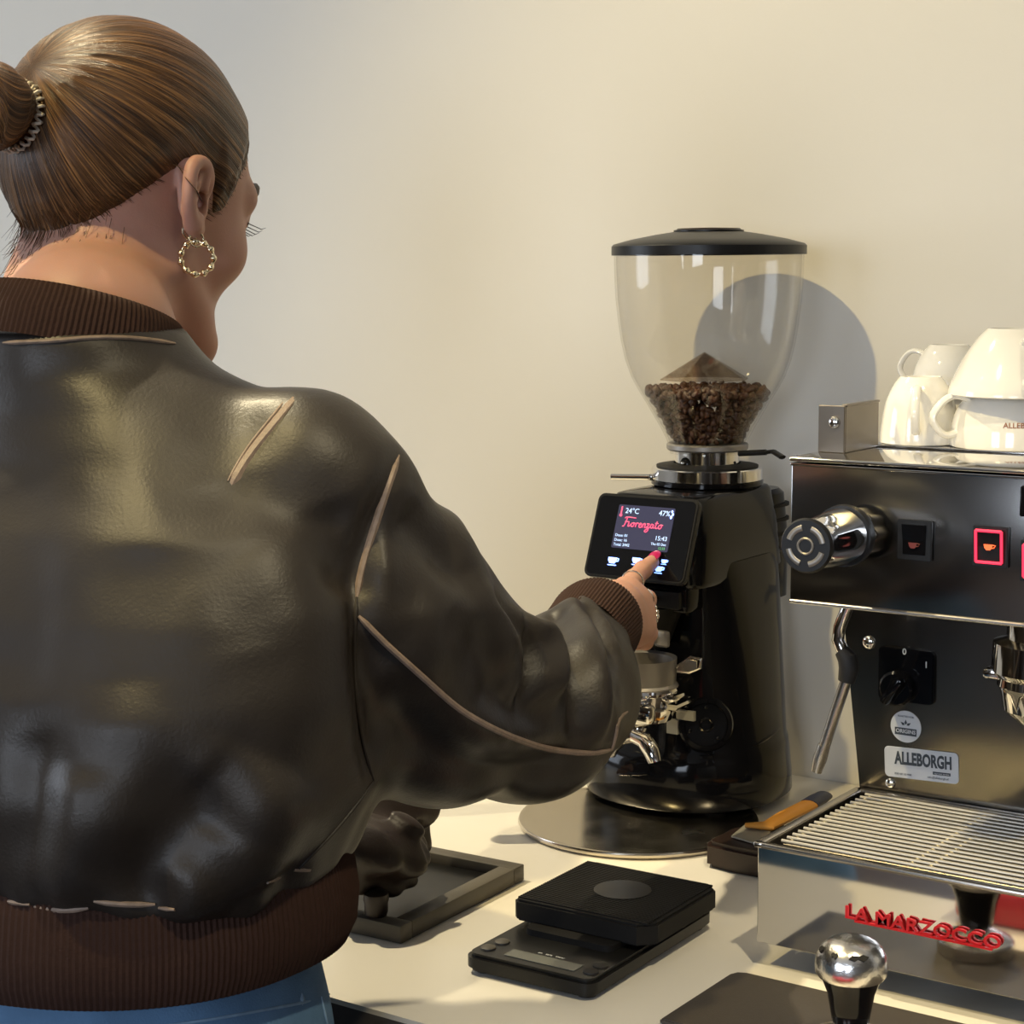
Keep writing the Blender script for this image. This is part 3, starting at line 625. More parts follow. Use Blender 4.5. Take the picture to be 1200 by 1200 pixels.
# drip tray
zt = .9823
b = MB(); b.box((MX, 1.2800, .9005), (XR, 1.2825, zt-.003), .0006, 1); b.build('tray_front', M['mirror'], e, ang=30)
b = MB(); b.box((MX, 1.2825, .9005), (MX+.0025, 1.48, zt-.003), .0006, 1); b.build('tray_side', M['steel'], e, ang=30)
b = MB(); b.box((XR-.0025, 1.2825, .9005), (XR, 1.48, zt-.003), .0006, 1); b.build('tray_side', M['steel'], e, ang=30)
b = MB(); b.box((MX+.002, 1.2825, .945), (XR, 1.48, .948)); b.build('tray_floor', M['matt_black'], e, ang=30)
b = MB()
b.box((MX-.003, 1.2770, zt-.0045), (XR, 1.2835, zt), .0016, 2); b.box((MX-.003, 1.2770, zt-.0045), (MX+.0055, 1.468, zt), .0014, 2); b.box((MX, 1.4600, zt-.0045), (XR, 1.468, zt), .0012, 2)
b.build('tray_rim', M['steel'], e, ang=30)
b = MB(); b.box((MX+.006, 1.468, .955), (XR, 1.477, zt-.001)); b.build('rear_gutter', M['black'], e)
dg = MB(); 
for y in (1.2965, 1.4535): dg.box((MX+.014, y-.0012, zt-.0070), (XR, y+.0012, zt-.0035), .0004, 1)
for x in (MX+.016, -.545, -.53, -.42): dg.box((x-.0012, 1.2965, zt-.0085), (x+.0012, 1.4535, zt-.0040), .0004, 1)
dgo = dg.build('drip_grid', M['steel'], e)
me = None
for k in range(17):
    y = 1.2965+k*(.157/16)
    if me is None:
        b = MB(); b.tube([(MX+.0125, y, zt-.0015), (XR, y, zt-.0015)], .0015, 8); o = b.build('grid_bar', M['grid'], dgo); me = o
    else:
        o = me.copy(); COL.objects.link(o); o.parent = dgo; o.location = me.location+Vector((0, k*(.157/16), 0))
# raised red lettering on the tray front
tx0, tx1 = ony(992, 1066, 1.279), ony(1174, 1103, 1.279)
LT = frame(((tx0.x+tx1.x)/2, 1.2772, .9405), (1, 0, 0), (0, -1, 0))
lt = text('front_lettering', 'LA MARZOCCO', .0135, LT, M['red_print'], e, .0011, xs=1.0, offset=.0002, space=1.0)
s = (tx1.x-tx0.x)/max(lt.dimensions.x, 1e-6); lt.scale = (s, 1, 1)
b = MB(); b.box((tx0.x+.008, 1.2758, .9345), (tx1.x-.006, 1.2790, .9360)); b.build('lettering_rail', M['red_print'], e)

# ------------------------------------------------------------------ cups on the machine
def cup(c, rim_z, h, prof, handle, lab, name='cup', wall=.0028, hs=1.0, tilt=None):
    """upside-down cup: rim at rim_z, foot up.  prof: (radius, fraction of height)"""
    T = Matrix.Translation((c[0], c[1], rim_z))
    if tilt: T = T @ Matrix.Rotation(R_(tilt[0]), 4, tilt[1])
    root = thing(name, T.translation, lab, 'cup', 'white cups stacked on the espresso machine')
    # smooth profile by catmull interpolation
    P = [Vector((r, f*h, 0)) for r, f in prof]; S = []
    for i in range(len(P)-1):
        p0, p1, p2, p3 = P[max(i-1, 0)], P[i], P[i+1], P[min(i+2, len(P)-1)]
        for k in range(4):
            t = k/4; S.append(0.5*((2*p1)+(p2-p0)*t+(2*p0-5*p1+4*p2-p3)*t*t+(3*p1-p0-3*p2+p3)*t**3))
    S.append(P[-1]); out = [(v.x, v.y) for v in S]; foot = out[-1]
    inn = [(max(r-wall, .001), z) for r, z in out if z < h-.006]
    pr = [(0, h-.006)] + inn[::-1] + [(out[0][0]-wall*.5, -.0008)] + out + [(foot[0]-.001, h+.0012), (foot[0]-.003, h+.0012), (foot[0]-.0038, h-.001), (0, h-.001)]
    b = MB(); b.lathe(pr, n=56, M=T); b.build('bowl', M['porcelain'], root, ang=50)
    if handle is not None:
        a = R_(handle); d = Vector((math.cos(a), math.sin(a), 0))
        def rad(f):
            z = f*h
            for (r0, z0), (r1, z1) in zip(out[:-1], out[1:]):
                if z0 <= z <= z1 and z1 > z0: return r0+(r1-r0)*(z-z0)/(z1-z0)
            return out[-1][0]
        o_ = .020*hs
        pts = [(rad(.80)-.003, .80), (rad(.80)+o_*.45, .88), (rad(.75)+o_*.85, .78), (rad(.5)+o_*.95, .52), (rad(.35)+o_*.62, .28), (rad(.22)+o_*.25, .20), (rad(.25)-.003, .26)]
        Q = [Vector((0, 0, 0))+d*r+Vector((0, 0, f*h)) for r, f in pts]; S = []
        for i in range(len(Q)-1):
            p0, p1, p2, p3 = Q[max(i-1, 0)], Q[i], Q[i+1], Q[min(i+2, len(Q)-1)]
            for k in range(5):
                t = k/5; S.append(0.5*((2*p1)+(p2-p0)*t+(2*p0-5*p1+4*p2-p3)*t*t+(3*p1-p0-3*p2+p3)*t**3))
        S.append(Q[-1]); b = MB(); b.tube(S, .0042*hs, 12, flat=.62, up=d.cross(Vector((0, 0, 1))).cross(Vector((0, 0, 1)))*-1, M=T); b.build('handle', M['porcelain'], root)
    return root, T, out
SMALL = [(.0325, 0), (.0325, .15), (.0310, .40), (.0280, .65), (.0225, .88), (.0180, 1.0)]
BIG = [(.0520, 0), (.0520, .12), (.0508, .35), (.0470, .60), (.0400, .82), (.0315, .96), (.0290, 1.0)]
WIDE = [(.0565, 0), (.0552, .12), (.0500, .35), (.0425, .62), (.0330, .88), (.0270, 1.0)]
TZ = 1.2825
cup((-.6225, 1.488), TZ, .0540, SMALL, -72, 'small white espresso cup upside down beside the cup rail, handle towards the viewer', hs=.85)
cup((-.640, 1.600), TZ, .0330, SMALL, None, 'white cup hidden low behind the small espresso cup')
cup((-.6430, 1.600), TZ+.0345, .0415, SMALL, 178, 'small white cup raised behind the front espresso cup, handle to the left', hs=.9)
cup((-.598, 1.640), TZ, .0330, SMALL, None, 'white cup hidden low at the back of the machine top')
cup((-.603, 1.630), TZ+.0345, .0415, SMALL, 60, 'rearmost small white cup, only its foot showing between the others', hs=.9)
dcup, T, out = cup((-.5450, 1.500), TZ, .0475, BIG, 224, 'large white cup upside down with brown lettering, under another large cup', hs=1.15)
cup((-.5400, 1.494), TZ+.0430, .0520, WIDE, -62, 'large white cup balanced upside down on top of the lettered cup', hs=1.1)
def wrap_text(s, size, ctr, z, r, ang0, m, parent):
    c = bpy.data.curves.new('t', 'FONT'); c.body = s; c.size = size; c.extrude = .0001; c.align_x = 'CENTER'; c.align_y = 'CENTER'; c.offset = .00008
    o = bpy.data.objects.new('t', c); COL.objects.link(o); me = bpy.data.meshes.new_from_object(o.evaluated_get(bpy.context.evaluated_depsgraph_get()))
    bpy.data.objects.remove(o)
    for v in me.vertices:
        a = R_(ang0)+v.co.x/r; rr = r+.0004+v.co.z; v.co = (ctr[0]+rr*math.cos(a), ctr[1]+rr*math.sin(a), z+v.co.y)
    return put('cup_lettering', me, m, parent, smooth=False)
wrap_text('ALLEBORGH', .0062, (-.5450, 1.500), TZ+.0200, .0502, -60, M['brown_ink'], dcup)
wrap_text('KOFFIE', .0035, (-.5450, 1.500), TZ+.0135, .0512, -52, M['brown_ink'], dcup)

# machine on its short legs and the cups on it, scaled about the camera position
def scale_about_camera(root):
    root.scale = (MS,)*3; root.location = root.location*MS + Vector((0, 0, MDZ))
MS, MDZ = .9623, .0539  # scale factor and the lift that keeps the camera as its fixed point
scale_about_camera(e)
for o in [o for o in COL.objects if o.get('category') == 'cup']: scale_about_camera(o)

# ------------------------------------------------------------------ things on the worktop
# low open tray with a dark recessed floor
ft = thing('shallow_tray', (-.965, 1.205, .90), 'shallow dark square tray with a raised frame, by the brown cloth', 'tray')
x0, x1, y0, y1 = -1.065, -.893, 1.118, 1.302
FT = Matrix.Translation((x1, y0, 0)) @ Matrix.Rotation(R_(2.5), 4, 'Z') @ Matrix.Translation((-x1, -y0, 0))
b = MB(); fw = .016
b.M = FT
b.box((x0, y0, .9003), (x1, y0+fw, .9150), .0012, 2); b.box((x0, y1-fw, .9003), (x1, y1, .9150), .0012, 2)
b.box((x0, y0+fw, .9003), (x0+fw, y1-fw, .9150), .0012, 2); b.box((x1-fw, y0+fw, .9003), (x1, y1-fw, .9150), .0012, 2); b.build('frame', M['grey_frame'], ft, ang=30)
b = MB(); b.M = FT; b.box((x0+fw, y0+fw, .9003), (x1-fw, y1-fw, .9060)); b.build('tray_floor', M['scale_black'], ft, smooth=False)
# round dark knob lying on the tray edge
b = MB(); b.lathe([(0, 0), (.0085, 0), (.0095, .003), (.0095, .010), (.0105, .013), (.0100, .018), (.006, .0205), (0, .021)], onz(441, 1072, .9152), n=28)
o = b.build('knob', M['leather_cloth']); tag(o, 'small dark rounded knob standing on the front rim of the tray', 'knob')

# digital kitchen scale
s = thing('coffee_scale', (-.762, 1.20, .90), 'flat black digital coffee scale with ribbed square platform', 'scale')
SR = Matrix.Translation((-.7625, 1.195, 0)) @ Matrix.Rotation(R_(1.5), 4, 'Z')
b = MB(); b.M = SR
b.prism(rrect(.114, .192, .010), .9025, .9165, bev=.003)
b.build('scale_body', M['scale_black'], s, ang=40)
b = MB(); b.M = SR
for sx in (-1, 1):
    for sy in (-1, 1): b = MB(); b.M = SR; b.cyl((sx*.045, sy*.083, .9002), (sx*.045, sy*.083, .903), .007, n=16); b.build('rubber_foot', M['rubber'], s)
b = MB(); b.M = SR; b.prism(rrect(.080, .078, .008), .9160, .9215); b.M = SR @ Matrix.Translation((0, .032, 0)); b.build('neck', M['matt_black'], s)
PS = SR @ Matrix.Translation((.004, .0325, 0)); W = .124; D = .116
b = MB(); b.M = PS; b.prism([(-W/2, -D/2+.004), (-W/2+.004, -D/2), (W/2-.012, -D/2), (W/2, -D/2+.012), (W/2, D/2-.010), (W/2-.010, D/2), (-W/2+.008, D/2), (-W/2, D/2-.008)], .9205, .9375, bev=.0018)
pl = b.build('platform', M['matt_black'], s, ang=40)
b = MB(); b.M = PS
for k in range(36):
    y = -D/2+.006+k*(D-.012)/35
    b.box((-W/2+.002, y-.0009, .9370), (W/2-.005, y+.0009, .9385))
b.build('platform_ribs', M['matt_black'], pl, smooth=False)
b = MB(); b.M = PS; b.lathe([(0, .9384), (.023, .9384), (.023, .9390), (0, .9390)], (.002, .004, 0), n=40); b.build('platform_disc', M['scale_black'], pl)
b = MB(); b.M = SR; b.prism(rrect(.062, .014, .001), .9164, .9170, M=Matrix.Translation((.004, -.078, 0))); b.build('display_window', M['lcd'], s)
for x, y in ((-.045, -.079), (-.043, -.063), (.046, -.079), (.046, -.065)):
    b = MB(); b.M = SR; b.lathe([(0, .9160), (.0060, .9160), (.0058, .9176), (.004, .9184), (0, .9186)], (x, y, 0), n=24); b.build('button', M['rubber'] if x > 0 else M['grey_frame'], s)
text('marking', 'on   tare   timer', .0036, SR @ Matrix.Translation((.004, -.0665, .9167)), M['mark'], s, .0001)

# tamping mat and tamper
b = MB(); ox, oy = -.6432, 1.2083
b.prism([(ox+.010, oy), (ox+.34, oy), (ox+.34, oy-.112), (ox, oy-.112), (ox, oy-.010), (ox+.003, oy-.003)], .9003, .9045, bev=.001)
o = b.build('tamping_mat', M['mat'], ang=30); tag(o, 'dark rubber tamping mat in front of the drip tray', 'mat')
tx, ty = -.508, 1.118
tp = thing('tamper', (tx, ty, .9045), 'silver-capped coffee tamper with a black waisted handle on the rubber mat', 'tamper')
H = -.004
b = MB(); b.lathe([(0, .9046), (.0287, .9046), (.0290, .9056), (.0290, .914), (.0280, .9155), (.0115, .923), (.0095, .926), (0, .926)], (tx, ty, 0), n=56); b.build('base', M['steel'], tp, ang=30)
b = MB(); b.lathe([(0, .925), (.0105, .925), (.0125, .931+H), (.0140, .940+H), (.0160, .951+H), (.0195, .960+H), (.0215, .965+H), (0, .965+H)], (tx, ty, 0), n=48); b.build('handle', M['gloss_black'], tp, ang=40)
b = MB(); b.lathe([(0, .9625+H), (.0222, .9625+H), (.0238, .9650+H), (.0242, .9705+H), (.0232, .9765+H), (.0205, .9820+H), (.0165, .9858+H), (.0120, .9880+H), (.006, .9892+H), (0, .9895+H)], (tx, ty, 0), n=56); kc = b.build('cap', M['brushed_knob'], tp, ang=50)
b = MB()
for a, sz in ((222, .7), (262, .6), (308, 1.5)):
    q = Vector((tx+.0205*math.cos(R_(a)), ty+.0205*math.sin(R_(a)), .9822+H)); T = frame(q, (-math.sin(R_(a)), math.cos(R_(a)), 0), (math.cos(R_(a)), math.sin(R_(a)), 1.0))
    b.prism([(-.0045*sz, -.0004), (-.002*sz, -.0022), (-.0006, -.0008), (.0020*sz, -.0026), (.0045*sz, .0004), (.002*sz, .0022), (.0004, .0010), (-.003*sz, .0018)], -.0012, .0005, M=T)
b.build('cap_emblem', M['matt_black'], kc)

# brown block, scraper with orange handle
b = MB(); b.prism([(-.786, 1.421), (-.760, 1.4175), (-.669, 1.4175), (-.669, 1.515), (-.775, 1.505), (-.789, 1.470), (-.7905, 1.430)], .9003, .9240, bev=.004); o = b.build('knock_block', M['brown_block'], ang=40)
tag(o, 'dark brown block wedged between the steel disc and the drip tray', 'block')
sc2 = thing('scraper', (-.75, 1.52, .925), 'scraper with orange handle and dark blue end beside the drip tray', 'scraper')
zb = .9275
def zz(x, y, z=zb): return onz(x, y, z)
b = MB(); pts = [zz(857, 978), zz(874, 964), zz(905, 969), zz(898, 984), zz(884, 986)]
b.prism([(p.x, p.y) for p in pts], .9250, .9265); b.build('blade', M['pale_tool'], sc2)
P0 = [zz(873, 967, .930), zz(900, 968, .930), zz(920, 957, .930), zz(948, 943, .930)]
b = MB(); b.tube(P0, [.004, .0085, .0095, .0095], 14, flat=.45, up=(0, 0, 1)); b.build('handle', M['orange'], sc2)
b = MB(); b.tube([P0[-1], zz(958, 937, .930), zz(966, 932, .930)], [.0098, .0100, .0085], 14, flat=.5, up=(0, 0, 1)); b.build('handle_end', M['blue'], sc2)
b = MB(); b.box((-.555, 1.008, .9003), (-.455, 1.046, .931), .006, 3)
o = b.build('red_box', M['red_thing'], ang=40); tag(o, 'small red box just out of view, mirrored in the polished drip tray front', 'box')
# ================================================================== the person
# ---- implicit-surface modelling: distance functions meshed by surface nets
V3 = lambda *a: np.array(a, float)
def A(v): return np.array(tuple(v), float)
def capsule(P, a, b, r1, r2=None):
    a = A(a); b = A(b); r2 = r1 if r2 is None else r2; ab = b-a
    t = np.clip(((P-a)@ab)/max(ab@ab, 1e-12), 0, 1)
    return np.linalg.norm(P-a-t[:, None]*ab, axis=1)-(r1+(r2-r1)*t)
def ellips(P, c, r, Rm=None):
    q = P-A(c)
    if Rm is not None: q = q@Rm
    r = A(r); k0 = np.linalg.norm(q/r, axis=1); k1 = np.linalg.norm(q/(r*r), axis=1)+1e-9
    return np.where(k0 < 1e-6, -r.min(), k0*(k0-1)/k1)
def smin(a, b, k):
    h = np.clip(0.5+0.5*(b-a)/k, 0, 1); return b+(a-b)*h-k*h*(1-h)
def smax(a, b, k): return -smin(-a, -b, k)
def chain(P, pts, rs, k=0.01):
    d = None
    for i in range(len(pts)-1):
        e_ = capsule(P, pts[i], pts[i+1], rs[i], rs[i+1]); d = e_ if d is None else smin(d, e_, k)
    return d
def snet(f, lo, hi, h, iters=3, k=4):
    lo = np.array(lo, float); hi = np.array(hi, float)
    nc = np.ceil((hi-lo)/(h*k)).astype(int)+1; n = (nc-1)*k+1
    ax = [lo[i]+np.arange(n[i])*h for i in range(3)]
    cx = [a[::k] for a in ax]; G = np.stack(np.meshgrid(*cx, indexing='ij'), -1).reshape(-1, 3)
    cv = f(G).reshape(nc)
    mark = np.zeros(nc-1, bool); lim = h*k*1.9
    for d in np.ndindex(2, 2, 2):
        s = cv[d[0]:nc[0]-1+d[0], d[1]:nc[1]-1+d[1], d[2]:nc[2]-1+d[2]]; mark |= np.abs(s) < lim
    vals = np.repeat(np.repeat(np.repeat(cv[:-1, :-1, :-1], k, 0), k, 1), k, 2)
    vals = np.pad(vals, ((0, 1),)*3, mode='edge'); vals = np.where(vals < 0, -1.0, 1.0)
    fm = np.repeat(np.repeat(np.repeat(mark, k, 0), k, 1), k, 2); need = np.zeros(n, bool)
    for d in np.ndindex(2, 2, 2): need[d[0]:n[0]-1+d[0], d[1]:n[1]-1+d[1], d[2]:n[2]-1+d[2]] |= fm
    I = np.argwhere(need); out = np.empty(len(I))
    for s in range(0, len(I), 400000):
        J = I[s:s+400000]; out[s:s+400000] = f(lo+J*h)
    vals[need] = out
    ins = vals < 0; m = n-1
    cnt = np.zeros(m, np.int8)
    for d in np.ndindex(2, 2, 2): cnt += ins[d[0]:m[0]+d[0], d[1]:m[1]+d[1], d[2]:m[2]+d[2]]
    act = (cnt > 0) & (cnt < 8); C = np.argwhere(act); idx = -np.ones(m, int); idx[act] = np.arange(len(C))
    acc = np.zeros((len(C), 3)); num = np.zeros(len(C))
    corners = list(np.ndindex(2, 2, 2))
    for a in corners:
        for b in corners:
            if sum(b)-sum(a) == 1 and all(b[i] >= a[i] for i in range(3)):
                va = vals[tuple((C+a).T)]; vb = vals[tuple((C+b).T)]; x = (va < 0) != (vb < 0)
                t = np.where(x, va/np.where(x, va-vb, 1), 0)
                p = np.array(a)+t[:, None]*(np.array(b)-np.array(a)); acc += np.where(x[:, None], p, 0); num += x
    vs = lo+(C+acc/num[:, None])*h
    fs = []
    for axn in range(3):
        u, v = (axn+1) % 3, (axn+2) % 3
        sl0 = [slice(None)]*3; sl1 = [slice(None)]*3; sl0[axn] = slice(0, -1); sl1[axn] = slice(1, None)
        ch = ins[tuple(sl0)] != ins[tuple(sl1)]
        E_ = np.argwhere(ch); ok = (E_[:, u] > 0) & (E_[:, v] > 0) & (E_[:, u] < m[u]) & (E_[:, v] < m[v]); E_ = E_[ok]
        q = []
        for du, dv in ((-1, -1), (0, -1), (0, 0), (-1, 0)):
            c = E_.copy(); c[:, u] += du; c[:, v] += dv; q.append(idx[tuple(c.T)])
        q = np.stack(q, 1); flip = ~ins[tuple(E_.T)]; q[flip] = q[flip][:, ::-1]; fs.append(q)
    fs = np.concatenate(fs); fs = fs[(fs >= 0).all(1)]
    for _ in range(iters):
        d = f(vs); g = grad(f, vs, h*.5); gn = np.linalg.norm(g, axis=1)+1e-9
        st = np.clip(d/gn, -h*.6, h*.6); vs = vs-g/gn[:, None]*st[:, None]
    return vs, fs
def grad(f, P, e_=1e-3):
    g = np.empty_like(P)
    for i in range(3):
        d = np.zeros(3); d[i] = e_; g[:, i] = (f(P+d)-f(P-d))/(2*e_)
    return g
def to_mesh(name, vs, fs):
    me = bpy.data.meshes.new(name); me.vertices.add(len(vs)); me.vertices.foreach_set('co', np.asarray(vs, 'f').ravel())
    me.loops.add(fs.size); me.loops.foreach_set('vertex_index', fs.ravel().astype('i'))
    me.polygons.add(len(fs)); me.polygons.foreach_set('loop_start', np.arange(0, fs.size, 4, dtype='i')); me.update(calc_edges=True); me.validate(); return me
def vnormals(vs, fs):
    a = vs[fs[:, 2]]-vs[fs[:, 0]]; b = vs[fs[:, 3]]-vs[fs[:, 1]]; n = np.cross(a, b); N = np.zeros_like(vs)
    for i in range(4): np.add.at(N, fs[:, i], n)
    return N/(np.linalg.norm(N, axis=1)[:, None]+1e-12)
def smooth_verts(vs, fs, it, lam=.5):
    for _ in range(it):
        s = np.zeros_like(vs); c = np.zeros(len(vs))
        for i in range(4):
            a, b = fs[:, i], fs[:, (i+1) % 4]; np.add.at(s, a, vs[b]); np.add.at(s, b, vs[a]); np.add.at(c, a, 1); np.add.at(c, b, 1)
        vs = vs+lam*(s/np.maximum(c, 1)[:, None]-vs)
    return vs
def densify3(P, n):
    out = []
    for i in range(len(P)-1):
        p0, p1, p2, p3 = P[max(i-1, 0)], P[i], P[i+1], P[min(i+2, len(P)-1)]
        for k in range(n):
            t = k/n; out.append(0.5*((2*p1)+(p2-p0)*t+(2*p0-5*p1+4*p2-p3)*t*t+(3*p1-p0-3*p2+p3)*t**3))
    out.append(P[-1]); return out
class Surf:
    def __init__(s, vs, fs): s.t = BVHTree.FromPolygons([tuple(v) for v in vs], [tuple(int(i) for i in f) for f in fs])
    def hit(s, px, py, fallback=None):
        d = ray(px, py).normalized(); r = s.t.ray_cast(CAMP, d)
        if r[0] is None:
            q = CAMP+d*(fallback or 1.3); r = s.t.find_nearest(q)
        return r[0], r[1]
def densify(pts, step=6):
    out = []
    P = [np.array(p, float) for p in pts]
    for i in range(len(P)-1):
        p0, p1, p2, p3 = P[max(i-1, 0)], P[i], P[i+1], P[min(i+2, len(P)-1)]; n = max(2, int(np.linalg.norm(p2-p1)/step))
        for k in range(n):
            t = k/n; out.append(0.5*((2*p1)+(p2-p0)*t+(2*p0-5*p1+4*p2-p3)*t*t+(3*p1-p0-3*p2+p3)*t**3))
    out.append(P[-1]); return out
def fold(vs, N, surf, folds):
    """push the surface in or out along creases; each: path, depth, width"""
    D = np.zeros(len(vs))
    for path, amp, wd in folds:
        pts = np.array([A(surf.hit(*p)[0]) for p in densify(path, 10)])
        best = np.full(len(vs), 1e9); tt = np.zeros(len(vs)); m = len(pts)-1
        lo = pts.min(0)-3*wd; hi = pts.max(0)+3*wd; I = np.where(((vs > lo) & (vs < hi)).all(1))[0]
        if len(I) == 0: continue
        q = vs[I]; bb = best[I]; t_ = tt[I]
        for i in range(m):
            a = pts[i]; ab = pts[i+1]-a; t = np.clip((q-a)@ab/max(ab@ab, 1e-12), 0, 1); d = np.linalg.norm(q-a-t[:, None]*ab, axis=1)
            u = d < bb; bb[u] = d[u]; t_[u] = (i+t[u])/m
        taper = np.clip(np.minimum(t_, 1-t_)*5, 0, 1)**.7 if len(path) > 1 else 1
        D[I] += amp*np.exp(-(bb/wd)**2)*(0.25+0.75*taper)
    return vs+N*D[:, None]

# ---- materials of the person
def skin_mat():
    m = mat('skin', (0.45, 0.245, 0.185, 1), 0.50, spec=0.35, noise_amt=0.06, noise_scale=35, bump=0.10, bump_scale=700, sss=0.25); return m
M['skin'] = skin_mat()
M['leather'] = mat('dark_brown_leather', (0.020, 0.016, 0.0135, 1), 0.44, spec=0.34, noise_amt=0.30, noise_scale=9, bump=0.35, bump_scale=420, rvar=0.06, bump_dist=.0006)
M['leather_edge'] = mat('worn_leather_edge', (0.20, 0.145, 0.11, 1), 0.5, noise_amt=0.5, noise_scale=160, bump=0.3, bump_scale=500)
M['rib'] = mat('brown_rib_knit', (0.032, 0.0145, 0.010, 1), 0.85, spec=0.2, noise_amt=0.2, noise_scale=200, bump=0.4, bump_scale=600)
M['denim'] = mat('blue_denim', (0.085, 0.17, 0.30, 1), 0.8, spec=0.2, noise_amt=0.35, noise_scale=30, bump=0.4, bump_scale=700)
M['denim_pale'] = mat('faded_denim_seam', (0.17, 0.27, 0.40, 1), 0.8, spec=0.2, noise_amt=0.35, noise_scale=120)
M['gold'] = mat('pale_gold', (0.86, 0.74, 0.52, 1), 0.16, metal=1.0, noise_amt=0.05)
M['silver'] = mat('silver_ring_metal', (0.80, 0.76, 0.70, 1), 0.15, metal=1.0, noise_amt=0.05)
M['nail'] = mat('deep_pink_nail', (0.42, 0.015, 0.10, 1), 0.18, coat=0.5, noise_amt=0.03)
M['brow'] = mat('dark_brow_hair', (0.035, 0.02, 0.015, 1), 0.6, noise_amt=0.3, noise_scale=300)
M['eye'] = mat('eye_white', (0.75, 0.72, 0.70, 1), 0.1, noise_amt=0.02)
M['hair_tie'] = mat('clear_hair_tie', (0.62, 0.57, 0.50, 1), 0.25, noise_amt=0.1, coat=0.3)
M['shoe'] = mat('white_sneaker_leather', (0.6, 0.58, 0.55, 1), 0.5, noise_amt=0.05)
def hair_mat():
    m = bpy.data.materials.new('brown_hair'); m.use_nodes = True; t = NT(m); b = t.b
    at_ = t.n('ShaderNodeAttribute', attribute_name='strand')
    def nz(sc, det):
        mp = t.n('ShaderNodeMapping'); mp.inputs['Scale'].default_value = sc; t.l(at_.outputs['Vector'], mp.inputs[0])
        x = t.n('ShaderNodeTexNoise'); x.inputs['Scale'].default_value = 1.0; x.inputs['Detail'].default_value = det; t.l(mp.outputs[0], x.inputs['Vector']); return x
    n1 = nz((26, 26, 1.2), 5); n2 = nz((90, 90, 2.0), 3)
    ad = t.n('ShaderNodeMath', operation='ADD'); t.l(n1.outputs['Fac'], ad.inputs[0]); t.l(n2.outputs['Fac'], ad.inputs[1])
    mr = t.n('ShaderNodeMapRange'); mr.inputs[1].default_value = 0.75; mr.inputs[2].default_value = 1.25; t.l(ad.outputs[0], mr.inputs[0])
    cr = t.n('ShaderNodeValToRGB'); r = cr.color_ramp; r.elements[0].color = (0.020, 0.009, 0.004, 1); r.elements[1].color = (0.27, 0.135, 0.050, 1)
    e_ = r.elements.new(0.5); e_.color = (0.080, 0.038, 0.015, 1); t.l(mr.outputs[0], cr.inputs[0]); t.l(cr.outputs[0], b.inputs['Base Color'])
    b.inputs['Roughness'].default_value = 0.36; b.inputs['Specular IOR Level'].default_value = 0.35; b.inputs['Sheen Weight'].default_value = 0.0
    bp = t.n('ShaderNodeBump'); bp.inputs['Strength'].default_value = 0.9; bp.inputs['Distance'].default_value = 0.0015; t.l(ad.outputs[0], bp.inputs['Height']); t.l(bp.outputs[0], b.inputs['Normal'])
    return m
M['hair'] = hair_mat()

person = thing('person', (-.93, .84, 0), 'person with a brown bun in a dark leather bomber jacket pressing the grinder screen', 'person')

# ---- head frame: x to the person's right, y forward, z up, origin between the ears
HC = V3(-1.037, .984, 1.470)
hyaw, hpit, hrol = R_(-2), R_(-14), R_(0)
HR3 = (Matrix.Rotation(hyaw, 3, 'Z') @ Matrix.Rotation(hpit, 3, 'X') @ Matrix.Rotation(hrol, 3, 'Y'))
HR = np.array(HR3)                      # columns = local axes in world
def hl(P): return (P-HC)@HR             # world -> head
def hw_(p): return HC+HR@A(p)           # head -> world
NB = V3(-.985, .895, 1.385)             # base of the neck
def ear_pts():
    # (forward, up, outward) of the right ear; leaned back a little
    def E_(v, u, w):
        c, s = math.cos(R_(12)), math.sin(R_(12)); v2 = v*c-u*s; u2 = u*c+v*s
        return V3(.0700+w*.85, v2*.84-.002, u2*.80+.009)
    return E_
EP = ear_pts()
helix = [EP(.006, .000, .006), EP(.012, .010, .008), EP(.012, .022, .011), EP(.004, .0315, .015), EP(-.008, .033, .018), EP(-.017, .026, .021), EP(-.0205, .012, .022), EP(-.0195, -.002, .020), EP(-.0145, -.014, .016), EP(-.008, -.023, .012)]
HELIX = densify3(helix, 3); HRAD = list(np.interp(np.linspace(0, 1, len(HELIX)), np.linspace(0, 1, 10), [.0028, .0030, .0032, .0035, .0037, .0038, .0038, .0038, .0040, .0046]))
anti = [EP(-.002, .022, .014), EP(-.0095, .013, .0175), EP(-.0115, .002, .0165), EP(-.0075, -.008, .013)]
def f_ear(Q, sgn):
    q = Q*np.array([sgn, 1, 1])
    d = chain(q, HELIX, HRAD, .004)
    # plate between the rims
    pl = capsule(q, EP(-.006, .022, .0120), EP(-.006, -.006, .0090), .0125, .0105)
    pn = np.array([.86, -.42, .0]); pn /= np.linalg.norm(pn)
    slab = np.abs((q-EP(-.006, .010, .0105))@pn)-.0030
    d = smin(d, smax(pl, slab, .003), .004)
    d = smin(d, chain(q, anti, [.0024, .0030, .0032, .0030], .003), .003)
    d = smin(d, capsule(q, EP(-.006, -.022, .011), EP(-.001, -.029, .008), .0062, .0052), .005)   # lobe
    d = smin(d, capsule(q, EP(.002, -.010, .007), EP(.006, -.024, .004), .0050, .0050), .006)
    d = smin(d, capsule(q, EP(.0085, -.003, .006), EP(.0080, -.009, .007), .0045, .0038), .004)     # tragus
    d = smax(d, -capsule(q, EP(-.001, .000, .014), EP(.001, -.006, .013), .0062, .0052), .003)     # concha
    d = smax(d, -capsule(q, EP(.001, -.001, .010), EP(.005, -.003, .004), .0032, .0030), .002)
    return d
